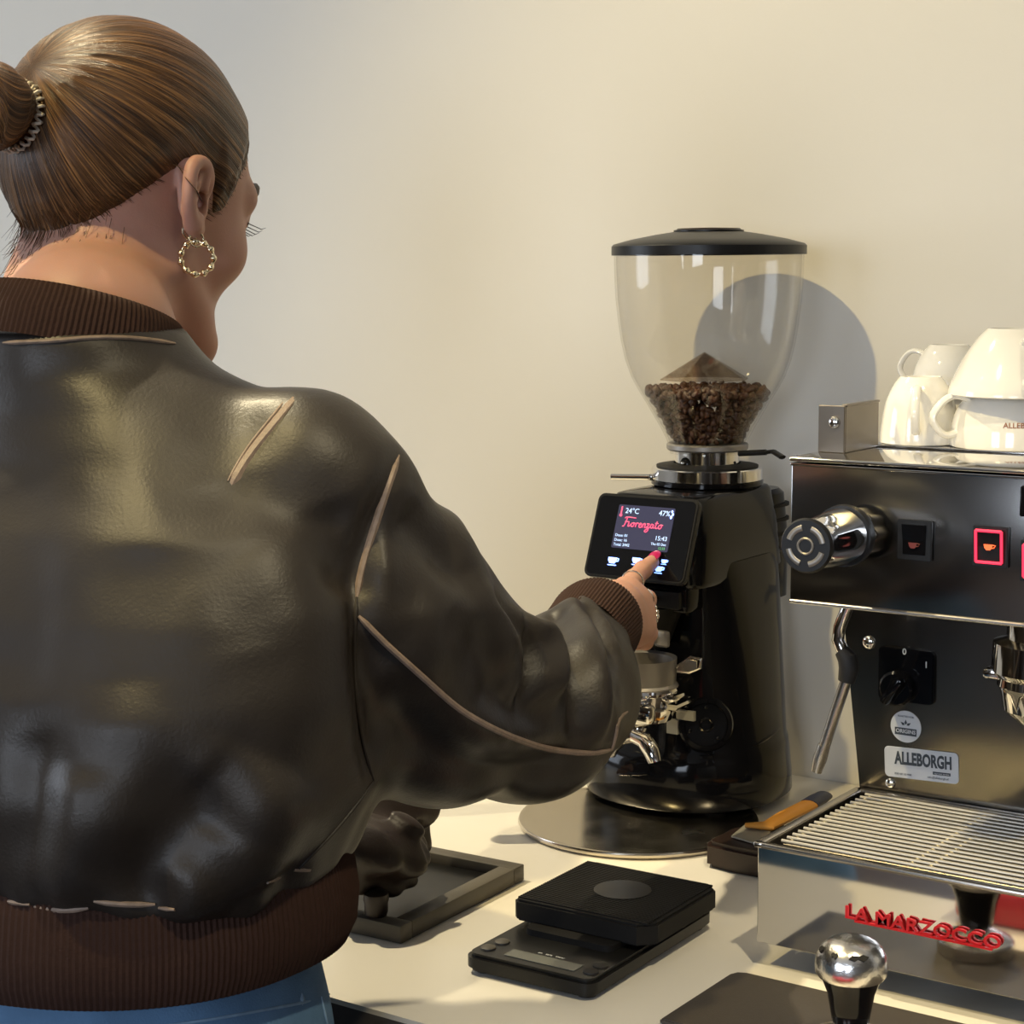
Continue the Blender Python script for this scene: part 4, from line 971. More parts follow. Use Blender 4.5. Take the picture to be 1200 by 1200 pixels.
def f_face(Q):
    sx = np.abs(Q[:, 0]); q = np.stack([sx, Q[:, 1], Q[:, 2]], 1)
    d = ellips(q, (0, -.008, .046), (.0750, .092, .090))
    d = smin(d, ellips(q, (0, .030, .018), (.064, .066, .078)), .025)
    d = smin(d, ellips(q, (0, .038, -.045), (.044, .048, .048)), .03)
    d = smin(d, capsule(q, (.056, .004, -.040), (.030, .062, -.082), .015, .016), .022)
    d = smin(d, capsule(q, (0, .076, -.086), (.012, .074, -.086), .0165), .018)
    d = smin(d, ellips(q, (.043, .053, -.014), (.022, .026, .022)), .02)
    d = smin(d, capsule(q, (.012, .090, .030), (.046, .072, .032), .011, .010), .014)
    d = smax(d, -ellips(q, (.031, .103, .019), (.017, .014, .012)), .012)
    d = smin(d, ellips(q, (.031, .078, .018), (.0145, .0125, .0120)), .004)
    d = smin(d, capsule(q, (0, .090, .022), (0, .106, -.012), .0075, .0090), .010)
    d = smin(d, ellips(q, (.009, .098, -.021), (.008, .010, .007)), .006)
    d = smin(d, capsule(q, (0, .092, -.049), (.016, .084, -.050), .0050, .0030), .006)
    d = smin(d, capsule(q, (0, .090, -.060), (.013, .083, -.058), .0058, .0036), .006)
    d = smax(d, -capsule(q, (0, .103, -.0545), (.020, .092, -.0535), .0014), .003)
    return d
def f_neck(P):
    a = hw_((0, -.006, -.020)); b = hw_((0, -.020, -.075))
    m = (A(b)+NB)/2
    d = chain(P, [a, b, NB, NB+V3(.005, .01, -.07)], [.057, .052, .052, .055], .03)
    return d
def f_head(P):
    Q = hl(P); d = f_face(Q); d = smin(d, f_neck(P), .022)
    near = (np.abs(Q[:, 0]) > .045) & (np.abs(Q[:, 1]) < .06) & (np.abs(Q[:, 2]) < .07)
    if near.any():
        q = Q[near]; e_ = np.where(q[:, 0] > 0, f_ear(q, 1), f_ear(q, -1)); d[near] = smin(d[near], e_, .0035)
    return d

# ---- skeleton in world space (right arm reaches for the grinder)
SH_R = V3(-.790, .915, 1.295); EL_R = A(at(612, 842, 1.375)); WR_R = A(at(706, 728, 1.575))
SH_L = V3(-1.185, .905, 1.290); EL_L = V3(-1.27, 1.02, 1.075); WR_L = V3(-1.17, 1.20, .965)
def J(px, py, d): return A(at(px, py, d))
MC = [J(733, 692, 1.655), J(746, 703, 1.660), J(751, 719, 1.655), J(752, 737, 1.645)]     # knuckles, index to little
FING = [
    [MC[0], J(743, 679, 1.690), J(753, 668, 1.712), J(764, 659, 1.728)],
    [MC[1], J(757, 703, 1.688), J(752, 716, 1.705), J(742, 722, 1.690)],
    [MC[2], J(760, 722, 1.680), J(755, 735, 1.695), J(744, 738, 1.680)],
    [MC[3], J(760, 742, 1.664), J(756, 752, 1.676), J(746, 754, 1.662)]]
FR = [[.0098, .0088, .0080, .0068], [.0098, .0090, .0082, .0072], [.0094, .0086, .0078, .0070], [.0086, .0078, .0070, .0062]]
THUMB = [J(712, 735, 1.600), J(716, 742, 1.635), J(728, 738, 1.665), J(740, 732, 1.682)]
def f_hand(P):
    W = WR_R
    d = capsule(P, WR_R+(EL_R-WR_R)*.5, W, .031, .0245)
    d = smin(d, capsule(P, W, (MC[0]+W)/2, .0215, .0180), .02)
    palm = None
    for i in range(4):
        c = capsule(P, W+(MC[i]-W)*.22+(MC[i]-MC[1])*.15, MC[i], .0165, .0120); palm = c if palm is None else smin(palm, c, .014)
    d = smin(d, palm, .018)
    d = smin(d, capsule(P, J(716, 738, 1.605), J(734, 742, 1.645), .0170, .0130), .016)
    for i in range(4):
        c = chain(P, FING[i], FR[i], .004); d = smin(d, c, .006)
    d = smin(d, chain(P, THUMB, [.015, .0125, .0105, .0080], .006), .008)
    return d
def f_handL(P):
    W = WR_L; F_ = V3(.25, .95, -.15); F_ /= np.linalg.norm(F_); S_ = V3(.95, -.25, 0)
    d = capsule(P, EL_L, W, .034, .026)
    pal = W+F_*.075; pal[2] = .917
    d = smin(d, ellips(P, (W+pal)/2+V3(0, 0, .0), (.040, .052, .016)), .02)
    for k, L in enumerate((.068, .076, .070, .055)):
        b = pal+S_*(.030-.020*k); b[2] = .915; e_ = b+F_*L; e_[2] = .9095; mid = (b+e_)/2+V3(0, 0, .007)
        d = smin(d, chain(P, [b, mid, e_], [.0098, .0088, .0075], .003), .005)
    t0_ = W+F_*.02+S_*.025; d = smin(d, chain(P, [t0_, t0_+F_*.03+S_*.022-V3(0, 0, .012), t0_+F_*.06+S_*.030-V3(0, 0, .022)], [.015, .011, .0085], .004), .01)
    return d
def f_core(P):
    d = ellips(P, (-.975, .925, 1.22), (.13, .085, .17)); d = smin(d, ellips(P, (-.945, .87, 1.03), (.13, .09, .14)), .05)
    d = smin(d, capsule(P, NB+V3(0, 0, -.06), SH_R+V3(-.02,0,-.02), .030, .030), .04); d = smin(d, capsule(P, NB+V3(0, 0, -.05), SH_L, .036, .036), .04)
    d = smin(d, chain(P, [SH_R+V3(-.02,0,-.03), EL_R, WR_R], [.036, .034, .026], .02), .02); d = smin(d, chain(P, [SH_L, EL_L, WR_L], [.038, .034, .026], .02), .02)
    return d
HLO, HHI = HC-V3(.16, .18, .19), HC+V3(.16, .17, .17)
def region(P, lo, hi): return ((P > lo) & (P < hi)).all(1)
hand_pts = np.array(MC+[q for f_ in FING for q in f_]+THUMB+[WR_R]); alo = hand_pts.min(0)-.05; ahi = hand_pts.max(0)+.05
llo = WR_L-V3(.12, .10, .08); lhi = WR_L+V3(.16, .22, .08)
def f_body(P):
    d = f_core(P); d = smin(d, f_neck(P), .02)
    m = region(P, HLO, HHI)
    if m.any(): d[m] = smin(d[m], f_head(P[m]), .012)
    m = region(P, alo, ahi)
    if m.any(): d[m] = np.minimum(d[m], f_hand(P[m]))
    m = region(P, llo, lhi)
    if m.any(): d[m] = np.minimum(d[m], f_handL(P[m]))
    return d
# one continuous body: fine where skin shows, one surface throughout
bvs, bfs = snet(f_body, (-1.36, .74, .90), (-.62, 1.56, 1.66), .0024, iters=3)
body = put('body', to_mesh('body', bvs, bfs), M['skin'], person)
bsurf = Surf(bvs, bfs)

# ---- face details
for s_ in (1, -1):
    b = MB(); pts = [hw_((s_*(.014+.036*t), .1035-.0265*t**1.8, .039+.006*math.sin(t*2.4))) for t in np.linspace(0, 1, 9)]
    b.tube(pts, [.0018, .0036, .0044, .0046, .0046, .0042, .0036, .0028, .0012], 8); b.build('eyebrow', M['brow'], body)
    b = MB(); pts = [hw_((s_*(.018+.028*t), .0905-.010*t*t+.001, .0155-.0035*math.sin(t*PI))) for t in np.linspace(0, 1, 9)]
    b.tube(pts, .0009, 6)
    for k in range(8):
        t = k/7; p = A(hw_((s_*(.018+.028*t), .0910-.010*t*t, .0152-.0035*math.sin(t*PI)))); q = A(hw_((s_*(.018+.034*t), .0985-.008*t*t, .0128-.0035*math.sin(t*PI))))
        r = A(hw_((s_*(.018+.036*t), .1010-.008*t*t, .0146-.0035*math.sin(t*PI)))); b.tube([p, q, r], [.0004, .0003, .0001], 4)
    b.build('eyelashes', M['brow'], body)

# ---- hair
BUN = V3(0, -.110, .042)               # in head space
bun_dir = BUN/np.linalg.norm(BUN)
def hairline(Q):
    """positive inside the hair region (head space, metres)"""
    x, y, z = np.abs(Q[:, 0]), Q[:, 1], Q[:, 2]
    # hairline height as a function of y along the side of the head
    ys = np.array([-.125, -.100, -.080, -.060, -.040, -.025, -.012, .000, .012, .022, .032, .045, .060, .075, .09, .12])
    zs = np.array([-.052, -.050, -.042, -.020, .006, .024, .035, .038, .032, .006, .012, .040, .060, .070, .078, .09])
    zl = np.interp(y, ys, zs)
    nape = -.052+(np.clip(x, 0, .06)/.06)*.03
    zl = np.where(y < -.06, np.maximum(zl, nape), zl)
    return z-zl
def az(Q):
    """angle around the axis from the bun through the head, and distance from the bun"""
    w3 = bun_dir; u3 = np.cross(w3, [1, 0, 0]); u3 /= np.linalg.norm(u3); v3 = np.cross(w3, u3)
    c = Q-np.array([0, -.01, .045]); a = c@u3; b_ = c@v3; t = c@w3; ang = np.arctan2(b_, a); pol = np.arccos(np.clip(t/(np.linalg.norm(c, axis=1)+1e-9), -1, 1)); return ang, pol
def groove(Q):
    a, p = az(Q)
    g = .5*np.sin(a*23+1.2*np.sin(p*2.1))+.3*np.sin(a*41+2+.8*np.sin(p*3))+.3*np.sin(a*67+.6*np.sin(p*2.7+1))+.2*np.sin(a*103)
    return g*.00045*np.clip((PI-p)*1.4, 0, 1)*np.clip(p*2, 0.3, 1)
def f_hair(P):
    Q = hl(P); m = hairline(Q); t = np.clip(m/.016, -1, 1); th = .0075*np.clip(m/.030, 0, 1)**.75-.004*np.clip(-t*3, 0, 1)-.0002
    d = f_face(Q); d = smin(d, f_neck(P), .022)
    th = th+np.where(m > 0, groove(Q), 0)
    return d-th
hvs, hfs = snet(f_hair, HC-V3(.14, .16, .12), HC+V3(.14, .15, .17), .0022, iters=3)
keep = hairline(hl(hvs)) > -.006; kf = keep[hfs].all(1); hfs = hfs[kf]
used = np.unique(hfs); rm = -np.ones(len(hvs), int); rm[used] = np.arange(len(used)); hvs = hvs[used]; hfs = rm[hfs]
def strand_attr(me, Q, a, p):
    at_ = me.attributes.new('strand', 'FLOAT_VECTOR', 'POINT'); at_.data.foreach_set('vector', np.stack([np.cos(a), np.sin(a), p], 1).astype('f').ravel())
hm = to_mesh('hair', hvs, hfs); a_, p_ = az(hl(hvs)); strand_attr(hm, None, a_, p_)
hair = put('hair', hm, M['hair'], person)
# bun: a coiled knot
def f_bun(P):
    Q = hl(P)-(BUN+V3(0, -.020, .000)); r = ellips(Q, (0, 0, 0), (.030, .026, .033))
    a = np.arctan2(Q[:, 2], Q[:, 0]); rr = np.linalg.norm(Q[:, [0, 2]], axis=1)
    r = r-.0022*np.sin(a*2+rr*260+Q[:, 1]*60)-.0005*np.sin(rr*1500+a*5)
    return smin(r, capsule(hl(P), BUN+V3(0, -.020, 0), BUN+V3(0, .018, 0), .018, .020), .008)
cB = hw_(BUN+V3(0, -.02, 0))
uvs, ufs = snet(f_bun, cB-.058, cB+.058, .0022, iters=2)
um = to_mesh('bun', uvs, ufs); Q = hl(uvs)-(BUN+V3(0, -.02, 0)); a = np.arctan2(Q[:, 2], Q[:, 0]); rr = np.linalg.norm(Q[:, [0, 2]], axis=1)
strand_attr(um, None, rr*40+a*.6, Q[:, 1]*9+rr*20)
put('bun', um, M['hair'], hair)
b = MB(); c0 = BUN+V3(0, .0035, 0); pts = []
for j in range(160):
    a = 2*PI*j/160; w_ = a*26; R0 = .0235+.0022*math.cos(w_); pts.append(hw_(c0+V3(R0*math.cos(a), .0028*math.sin(w_), R0*math.sin(a))))
b.tube(pts, .0012, 6, closed=True); b.build('hair_tie', M['hair_tie'], hair)
# loose short hairs at the nape and hairline, and a strand over the ear
b = MB(); rg = random.Random(5)
for k in range(70):
    x = rg.uniform(-.045, .060); y0 = -.085+rg.uniform(-.02, .02)+abs(x)*.5; z0 = -.050+rg.uniform(-.012, .02)+abs(x)*.5
    p = Vector(hw_((x, y0, z0)).tolist()); r = bsurf.t.find_nearest(p); n_ = r[1]; s0 = r[0]+n_*.0012
    dv = Vector((HR@V3(rg.uniform(-.3, .3), rg.uniform(-.3, -.1), -1)).tolist()); L_ = rg.uniform(.008, .024)
    b.tube([s0, s0+dv*L_*.5+n_*.001, s0+dv*L_+n_*rg.uniform(.001, .007)], [.00022, .0002, .00008], 4)
hs = Surf(hvs, hfs); hl_pts = []
Qb = hl(bvs); mB = (hairline(Qb) > -.007) & (hairline(Qb) < .001) & (Qb[:, 2] > -.07) & (np.linalg.norm(Qb, axis=1) < .16) & ((np.abs(Qb[:, 0]) > .02) | (Qb[:, 1] < 0))
cand = np.where(mB & ~((np.abs(Qb[:, 0]) > .066) & (Qb[:, 1] > -.026) & (Qb[:, 1] < .018)))[0]
for k in range(520):
    q = Qb[cand[rg.randrange(len(cand))]]; p = Vector(hw_(q).tolist()); goal = Vector(hw_(BUN+V3(0, 0, rg.uniform(-.01, .02))).tolist()); pts = []
    n_ = bsurf.t.find_nearest(p)[1]; L_ = rg.uniform(.010, .022)
    for t in range(5):
        rB = bsurf.t.find_nearest(p); rH = hs.t.find_nearest(p); base = rB[0]+rB[1]*.0004
        if (rH[0]-rB[0]).dot(rB[1]) > 0: base = rH[0]+rH[1]*.0003
        pts.append(base); dv = (goal-base); dv -= rB[1]*dv.dot(rB[1]); p = base+dv.normalized()*L_/4
    b.tube(pts, [.00008, .00020, .00026, .00026, .00015], 4)
# strand falling over the ear
pts = [bsurf.hit(x, y)[0]+bsurf.hit(x, y)[1]*.0012 for x, y in ((192, 176), (200, 186), (210, 197), (219, 210), (228, 222), (236, 234))]
for k in range(4): b.tube([q+Vector((.0005*k, 0, -.0004*k)) for q in pts], .00025, 4)
b.build('loose_hairs', M['hair'], hair); COL.objects[-1]['kind'] = 'stuff'
# ---- earrings
E1 = A(hw_(EP(-.003, -.0325, .011)))
def hoop(name, c, r, tr, nrm, m, twist=0, gap=0):
    b = MB(); F_ = frame(c, RGT*math.cos(nrm)+FWD*math.sin(nrm), (RGT*math.cos(nrm)+FWD*math.sin(nrm)).cross(Vector((0, 0, 1))))
    n = 120; pts = []; rs_ = []
    for j in range(n):
        a = 2*PI*j/n; pts.append(F_ @ Vector((r*math.cos(a), r*math.sin(a), 0))); rs_.append(tr*(1+twist*math.cos(a*11)))
    b.tube(pts, rs_, 10, closed=True); return b.build(name, m, body)
up = Vector((0, 0, 1))
hoop('earring', Vector(E1)+Vector((0, 0, -.0145)), .0115, .0020, R_(10), M['gold'], .35)['label'] = 'twisted gold hoop earring'
hoop('earring', Vector(E1)+Vector((-.002, -.003, .0045)), .0056, .0012, R_(20), M['gold'])
hoop('earring', Vector(E1)+Vector((.001, -.001, -.0015)), .0052, .0007, R_(30), M['gold'])
# ---- rings and painted nail
def ring(p0, p1, t, r, tr, m, bumps=0):
    a = A(p0); b2 = A(p1); c = a+(b2-a)*t; F_ = frame(Vector(c), Vector((0, 0, 1)), Vector(b2-a)); b = MB()
    b.tube([F_ @ Vector((r*math.cos(x), r*math.sin(x), 0)) for x in np.linspace(0, 2*PI, 33)[:-1]], tr, 8, closed=True)
    for k in range(bumps):
        x = R_(-60+k*22); b.sphere(F_ @ Vector(((r+.0008)*math.cos(x), (r+.0008)*math.sin(x), 0)), tr*1.7, u=10, v=8)
    return b.build('ring', m, body)
ring(FING[0][0], FING[0][1], .80, .0096, .0009, M['silver'])
ring(FING[1][0], FING[1][1], .55, .0104, .0012, M['silver'])
rg_ = ring(FING[2][0], FING[2][1], .55, .0100, .0014, M['silver'], 9); rg_['label'] = 'silver ring with beaded top'
tip = FING[0][3]; dr = tip-FING[0][2]; dr /= np.linalg.norm(dr)
nT = frame(Vector(tip+dr*.0035)+Vector((0.0015, -.001, .0052)), Vector(np.cross(dr, [0, 0, 1])), Vector((.15, -.45, 1)))
b = MB(); b.M = nT
b.sphere((0, 0, 0), 1, (.0054, .0088, .0016), 20, 12); b.build('nail', M['nail'], body)

# ---- jacket: leather shell of the torso
def sec(P, tab):
    """distance to a stack of superellipse sections; tab rows: z, cx, cy, rx, ry"""
    T = np.array(tab); z = P[:, 2]; cx, cy, rx, ry = [np.interp(z, T[:, 0], T[:, i]) for i in (1, 2, 3, 4)]
    u = (P[:, 0]-cx)/rx; v = (P[:, 1]-cy)/ry; n = 2.35
    k = (np.abs(u)**n+np.abs(v)**n)**(1/n)+1e-9; d = (k-1)*np.minimum(rx, ry)*np.where(k > 1, 1, 1)
    dz = np.maximum(T[0, 0]-z, z-T[-1, 0]); return np.where(dz > 0, np.sqrt(np.maximum(d, 0)**2+dz**2), np.maximum(d, dz))
TORSO = [(1.040, -.940, .850, .172, .120), (1.050, -.940, .850, .184, .132), (1.070, -.940, .852, .192, .140), (1.11, -.936, .860, .204, .148), (1.17, -.937, .872, .207, .148),
         (1.22, -.942, .882, .204, .141), (1.27, -.952, .892, .190, .127), (1.31, -.966, .896, .160, .104), (1.340, -.975, .890, .120, .086), (1.365, -.982, .884, .090, .076), (1.392, -.985, .880, .078, .070)]
def f_jack(P):
    d = sec(P, TORSO)
    d = smin(d, chain(P, [V3(-.985, .888, 1.322), V3(-.90, .902, 1.304), V3(-.812, .922, 1.294), V3(-.785, .934, 1.278)], [.060, .057, .055, .050], .02), .03)
    d = smin(d, chain(P, [V3(-.985, .890, 1.312), V3(-1.07, .900, 1.302), V3(-1.155, .915, 1.296)], [.060, .058, .056], .02), .03)
    return d
S_R = [V3(-.800, .925, 1.280), A(at(446, 730, 1.265)), A(at(526, 808, 1.31)), A(at(618, 832, 1.39)), A(at(660, 808, 1.465)), A(at(679, 763, 1.515))]
def f_slR(P):
    d = chain(P, S_R[:3], [.052, .066, .068], .04)
    d = smin(d, capsule(P, S_R[1], A(at(495, 838, 1.28)), .066, .056), .04)
    d = smin(d, chain(P, S_R[2:5], [.068, .062, .054], .03), .03)
    d = smin(d, capsule(P, S_R[4], S_R[5], .054, .041), .03)
    return d
S_L = [V3(-1.160, .915, 1.280), V3(-1.19, .935, 1.20), EL_L, WR_L+V3(0, -.03, .01)]
def f_slL(P): return smin(chain(P, S_L[:3], [.056, .074, .068], .04), capsule(P, S_L[2], S_L[3], .068, .044), .03)
def f_shell(P): return smin(smin(f_jack(P), f_slR(P), .022), f_slL(P), .022)
jvs, jfs = snet(f_shell, (-1.40, .64, .88), (-.64, 1.42, 1.43), .0040, iters=3)
jvs = smooth_verts(jvs, jfs, 5)
# which faces belong to the sleeves: armhole seam plane through three points of the seam
js = Surf(jvs, jfs)
seam = [A(js.hit(468, 530)[0]), A(js.hit(419, 700)[0]), A(js.hit(437, 912)[0])]
pn0 = np.cross(seam[1]-seam[0], seam[2]-seam[0]); pn0 /= np.linalg.norm(pn0)
if pn0@(S_R[2]-seam[1]) < 0: pn0 = -pn0
pn0 = pn0*.35+np.array([.85, .45, .1])*.65; pn0 /= np.linalg.norm(pn0)
fcen = jvs[jfs].mean(1)
def arc_off(P):
    # the seam bows inward between its two ends
    t = np.clip((P[:, 2]-seam[2][2])/(seam[0][2]-seam[2][2]), -.2, 1.2)
    base = seam[2]+(seam[0]-seam[2])*t[:, None]; bow = (seam[1]-(seam[2]+(seam[0]-seam[2])*((seam[1][2]-seam[2][2])/(seam[0][2]-seam[2][2]))))@pn0
    return (P-base)@pn0-bow*np.clip(4*t*(1-t), 0, 1)
isR = (arc_off(fcen) > 0) & (f_slR(fcen) < .030) & (fcen[:, 2] < 1.36)
isL = (fcen[:, 0] < -1.145) & (f_slL(fcen) < f_jack(fcen)+.004)
isL |= (fcen[:, 0] < -1.10) & (f_slL(fcen) < .004) & (f_jack(fcen) > .006)
# gathers above the waistband
th = np.arctan2(jvs[:, 1]-.85, jvs[:, 0]+.936); zf = np.clip(1-(jvs[:, 2]-1.045)/.09, 0, 1)*(f_jack(jvs) < f_slR(jvs))*(f_jack(jvs) < f_slL(jvs))
jn = vnormals(jvs, jfs)
gath = (.5*np.sin(th*17+.8*np.sin(th*5))+.35*np.sin(th*29+2)+.3*np.sin(th*11+1))
jvs = jvs+jn*(gath*.0038*zf**1.5)[:, None]
jn = vnormals(jvs, jfs)
jvs = fold(jvs, jn, js, [
    ([(255, 925), (225, 960), (190, 1010), (150, 1060)], -.014, .026), ([(235, 905), (262, 935), (250, 985)], -.007, .020),
    ([(40, 860), (45, 940), (28, 1000), (36, 1070)], -.007, .018), ([(90, 900), (85, 980), (75, 1060)], .007, .022),
    ([(150, 800), (150, 880), (130, 960), (110, 1040)], .006, .024), ([(170, 640), (155, 760), (150, 850)], -.005, .030),
    ([(330, 900), (300, 960), (260, 1030), (220, 1070)], .014, .045), ([(385, 590), (402, 640), (408, 700)], -.009, .018),
    ([(300, 640), (340, 700), (380, 800), (400, 880)], .006, .035), ([(250, 560), (280, 660), (300, 760)], -.004, .03),
    ([(200, 1010), (215, 1045), (205, 1075)], .007, .012), ([(300, 470), (260, 540), (180, 580)], -.003, .03),
    ([(20, 560), (30, 700), (20, 820)], -.005, .035), ([(345, 1020), (300, 1040), (260, 1060)], -.005, .010),
    # armhole crease
    ([(466, 532), (452, 575), (436, 625), (422, 680), (417, 730), (417, 800), (423, 860), (436, 914)], -.0085, .0075),
    # sleeve
    ([(556, 668), (574, 700), (588, 735), (596, 785)], .010, .014), ([(575, 690), (590, 720), (612, 742)], -.008, .008),
    ([(612, 718), (622, 745), (628, 785), (622, 830)], -.016, .008),
    ([(600, 728), (628, 735), (648, 765), (650, 815)], .013, .011), ([(642, 705), (664, 740), (678, 790), (676, 855)], -.014, .008),
    ([(662, 706), (692, 755), (704, 815), (694, 870)], .011, .010), ([(690, 715), (712, 760), (722, 810)], -.010, .007),
    ([(676, 700), (700, 722), (722, 765)], .006, .006),
    ([(478, 600), (520, 650), (575, 690)], -.010, .018), ([(440, 640), (475, 700), (540, 770)], .009, .026), ([(455, 770), (520, 830), (600, 862)], .007, .022),
    ([(445, 800), (500, 870), (580, 908), (660, 900)], -.011, .016), ([(500, 570), (540, 630), (566, 680)], .006, .018), ([(440, 590), (470, 650), (480, 720)], -.006, .016),
    ([(560, 800), (600, 832), (650, 842)], -.010, .012), ([(520, 720), (560, 760), (600, 800)], -.006, .014), ([(430, 740), (436, 810), (446, 880)], -.008, .010)])
nz_ = np.array([noise.noise(Vector(v)*9.0)*.6+noise.noise(Vector(v)*22.0)*.28+noise.noise(Vector(v)*48.0)*.08 for v in jvs.tolist()]); jvs = smooth_verts(jvs, jfs, 3); jn = vnormals(jvs, jfs); jvs = jvs+jn*(nz_*.0036)[:, None]
jn = vnormals(jvs, jfs)
def submesh(name, mask):
    f = jfs[mask]; u = np.unique(f); rm = -np.ones(len(jvs), int); rm[u] = np.arange(len(u)); me = to_mesh(name, jvs[u], rm[f])
    return me, jn[u]
def put_shell(name, mask, parent):
    me, nn = submesh(name, mask); o = put(name, me, M['leather'], parent); me.normals_split_custom_set_from_vertices(nn.tolist()); return o
jacket = put_shell('jacket', ~(isR | isL), person)
sleeve = put_shell('sleeve', isR, jacket); put_shell('sleeve', isL, jacket)
js = Surf(jvs, jfs); ss = js
# rib-knit cuff, collar and waistband
def rib_ring(b, ctrs, radii, x_ax, y_ax, ribs, amp, N=None, n=2.0):
    N = N or ribs*4; rs_ = []
    for c, (ra, rb) in zip(ctrs, radii):
        ring_ = []
        for j in range(N):
            t = 2*PI*j/N; ct, st = math.cos(t), math.sin(t); k = amp*math.cos(ribs*t); ex = 2/n
            ring_.append(Vector(c)+Vector(x_ax)*((ra+k)*abs(ct)**ex*(1 if ct > 0 else -1))+Vector(y_ax)*((rb+k)*abs(st)**ex*(1 if st > 0 else -1)))
        rs_.append(ring_)
    b.rings(rs_, cap=False); return b
def cuff(w, el, r0, r1, L, name='cuff'):
    ax_ = Vector(w-el).normalized(); F_ = frame(Vector(w), Vector((0, 0, 1)), ax_); c = [Vector(w)+ax_*t for t in (-L*1.5, -L*.6, -L*.1, L*.25, L*.40, L*.42, L*.30, -L*.2)]
    r = [(r0*.86, r0*.86), (r0*.90, r0*.90), (r0*.93, r0*.93), (r1*1.05, r1*1.05), (r1, r1), (r1-.003, r1-.003), (r1-.0055, r1-.0055), (r1-.006, r1-.006)]
    b = MB(); rib_ring(b, c, r, F_.col[0].xyz, F_.col[1].xyz, 80, .0004); return b.build(name, M['rib'], jacket)
cw = A(at(698, 732, 1.560)); cuff(cw, A(at(668, 768, 1.47)), .042, .036, .040)
cuff(WR_L, EL_L, .040, .033, .045)
cdir = Vector((.02, .33, 1)).normalized()
cz = Vector((-.985, .884, 1.386)); cX = Vector((1, 0, 0)); cY = cdir.cross(cX).normalized()
cc = [cz+cdir*h for h in (-.018, -.008, .002, .012, .018, .020, .018, .010, -.01)]
cr_ = [(.080, .076), (.0805, .076), (.0795, .0755), (.0770, .0725), (.0745, .0705), (.0725, .0685), (.0705, .0665), (.069, .065), (.069, .065)]
b = MB(); rib_ring(b, cc, cr_, cX, cY, 130, .0004); collar = b.build('collar', M['rib'], jacket)
wc = [Vector((-.940, .850+dy, z)) for z, dy in ((1.070, 0), (1.055, 0), (1.035, 0), (1.013, -.001), (.994, -.002), (.982, -.003), (.9805, -.003), (.983, -.003), (1.004, -.001))]
wr = [(.170, .118), (.180, .128), (.186, .133), (.190, .136), (.189, .135), (.184, .130), (.181, .127), (.179, .125), (.179, .125)]
b = MB(); rib_ring(b, wc, wr, (1, 0, .07), (0, 1, 0), 240, .0004, n=2.3); b.build('waistband', M['rib'], jacket)

# piping and welts along the seams
def piping(name, path, surf, r, m, parent=jacket, flat=.6, off=.0004, wob=0.0, step=8):
    pts = []; rg = random.Random(len(path)*7)
    for p in densify(path, step):
        h, n_ = surf.hit(*p)
        if n_.dot(ray(*p)) > 0: n_ = -n_
        pts.append(h+n_*(off+rg.uniform(-wob, wob)))
    # smooth
    for _ in range(3): pts = [pts[0]]+[(pts[i-1]+pts[i]*2+pts[i+1])/4 for i in range(1, len(pts)-1)]+[pts[-1]]
    n = len(pts); rl = [r*min(1, .45+.3*min(i, n-1-i)) for i in range(n)]
    b = MB(); b.tube(pts, rl, 8); return b.build(name, m, parent)
bo = js
piping('seam_piping', [(4, 402), (60, 400), (110, 396), (160, 397), (205, 403)], js, .0016, M['leather_edge'])
piping('shoulder_welt', [(270, 570), (290, 535), (320, 497), (350, 462), (372, 448)], js, .0042, M['leather_edge'], off=-.0022)
piping('welt_stitching', [(267, 564), (287, 529), (317, 491), (346, 457), (366, 446)], js, .0009, M['leather_edge'])
piping('seam_piping', [(468, 533), (455, 570), (438, 620), (424, 665), (418, 700)], ss, .0028, M['leather_edge'], off=-.0010)
piping('seam_piping', [(418, 700), (415, 760), (418, 830), (428, 885), (438, 915)], bo, .0014, M['leather'])
piping('seam_piping', [(420, 722), (455, 757), (500, 797), (540, 832), (590, 860), (640, 876), (690, 882), (716, 878)], ss, .0022, M['leather_edge'], off=.0010)
piping('seam_piping', [(716, 878), (722, 860), (720, 842), (734, 834)], ss, .0018, M['leather_edge'], off=.0008)
for path in ([(0, 1054), (35, 1060)], [(40, 1062), (72, 1067), (104, 1064)], [(110, 1056), (145, 1060), (182, 1060)], [(186, 1064), (205, 1066)], [(313, 1034), (328, 1028)]):
    piping('hem_piping', path, js, .0019, M['leather_edge'], off=.0002)
piping('hem_piping', [(345, 1020), (375, 1018), (405, 1019)], js, .0024, M['leather_edge'], off=-.0004)
piping('side_seam', [(438, 915), (400, 965), (350, 1018)], js, .0012, M['leather'])

# ---- jeans and shoes
JT = [(.78, -.935, .845, .168, .116), (.84, -.935, .842, .178, .126), (.90, -.938, .842, .176, .124), (.95, -.940, .845, .170, .118), (1.00, -.940, .848, .160, .108)]
def f_jean(P):
    d = sec(P, JT)
    for s_ in (-1, 1):
        hx = -.925+s_*.095; d = smin(d, chain(P, [V3(hx, .845, .80), V3(hx+s_*.012, .850, .48), V3(hx+s_*.02, .835, .10)], [.088, .066, .060], .03), .03)
    return d
pvs, pfs = snet(f_jean, (-1.17, .66, .03), (-.68, 1.0, 1.0), .008, iters=3)
pn_ = vnormals(pvs, pfs); nz_ = np.array([noise.noise(Vector((v[0]*14, v[1]*14, v[2]*22))) for v in pvs.tolist()]); pvs = pvs+pn_*(nz_*.003)[:, None]
jeans = put('jeans', to_mesh('jeans', pvs, pfs), M['denim'], person); ps = Surf(pvs, pfs)
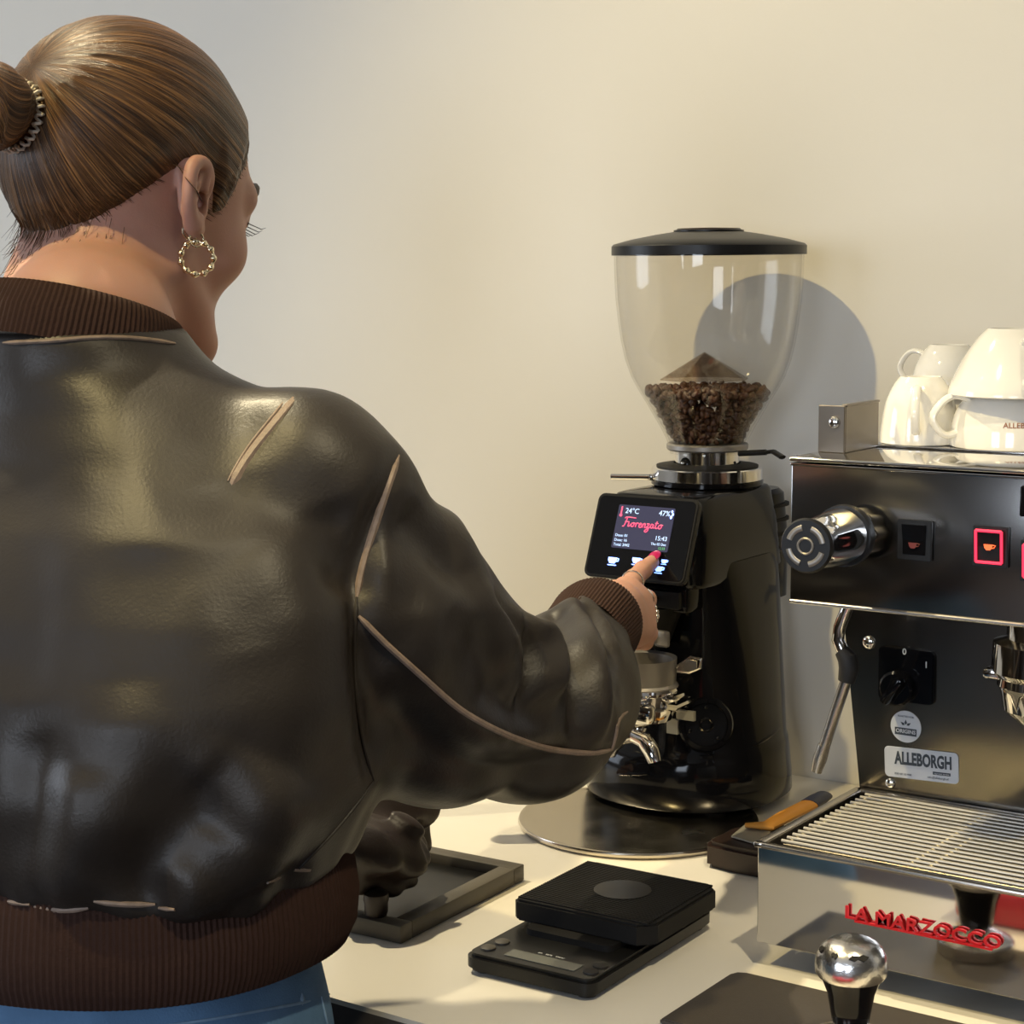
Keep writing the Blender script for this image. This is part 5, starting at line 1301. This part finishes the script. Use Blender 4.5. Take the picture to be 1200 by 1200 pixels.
piping('waist_seam', [(180, 1204), (250, 1194), (300, 1185), (345, 1177), (375, 1170), (405, 1160)], ps, .0011, M['denim_pale'], jeans)
piping('belt_loop', [(354, 1160), (355, 1182)], ps, .0055, M['denim_pale'], jeans, off=-.003)
piping('pocket_seam', [(376, 1168), (380, 1190), (384, 1204)], ps, .0011, M['denim_pale'], jeans)
for s_ in (-1, 1):
    hx = -.925+s_*.115
    b = MB(); b.rings([[(hx+.045*math.cos(t)*k, .875+.125*math.sin(t)*k-(.02 if z > .05 else 0), z) for t in np.linspace(0, 2*PI, 33)[:-1]] for z, k in ((.001, .95), (.004, 1.0), (.022, 1.0), (.026, .95), (.05, .86), (.075, .60), (.095, .45))])
    b.build('shoe', M['shoe'], person)

# ---- crumpled cloth lying over the tray
CL = [onz(470, 1000, .93), onz(450, 1010, .93)]
c0 = V3(-1.005, 1.265, .93)
clp = [J(440, 935, 1.56), J(470, 950, 1.58), J(484, 985, 1.60), J(455, 1000, 1.53), J(430, 1020, 1.50), J(470, 1020, 1.53), J(450, 975, 1.54)]
def f_cloth(P):
    d = chain(P, [J(425, 950, 1.58), J(452, 935, 1.60), J(474, 952, 1.61), J(478, 985, 1.61)], [.022, .024, .021, .016], .02)
    d = smin(d, chain(P, [J(425, 1000, 1.52), J(455, 1000, 1.54), J(478, 1000, 1.59)], [.030, .026, .014], .02), .012)
    d = smin(d, chain(P, [J(430, 965, 1.56), J(480, 975, 1.60), J(489, 962, 1.61), J(482, 940, 1.62)], [.010, .008, .005, .005], .006), .006)
    u = P@np.array([.55, .25, .80]); v = P@np.array([.70, -.60, .20]); w = P@np.array([-.3, .8, .5])
    d = d-.0036*np.sin(u*230+2.2*np.sin(v*48)+1.2*np.sin(w*70))-.0016*np.sin(v*310+2*np.sin(u*90))
    return smax(d, .9155-P[:, 2], .004)
kvs, kfs = snet(f_cloth, (-1.16, 1.05, .90), (-.90, 1.42, 1.03), .0024, iters=2)
o = put('cloth', to_mesh('cloth', kvs, kfs), M['leather_cloth']); tag(o, 'crumpled dark brown cloth heaped on the shallow tray beside the person', 'cloth')
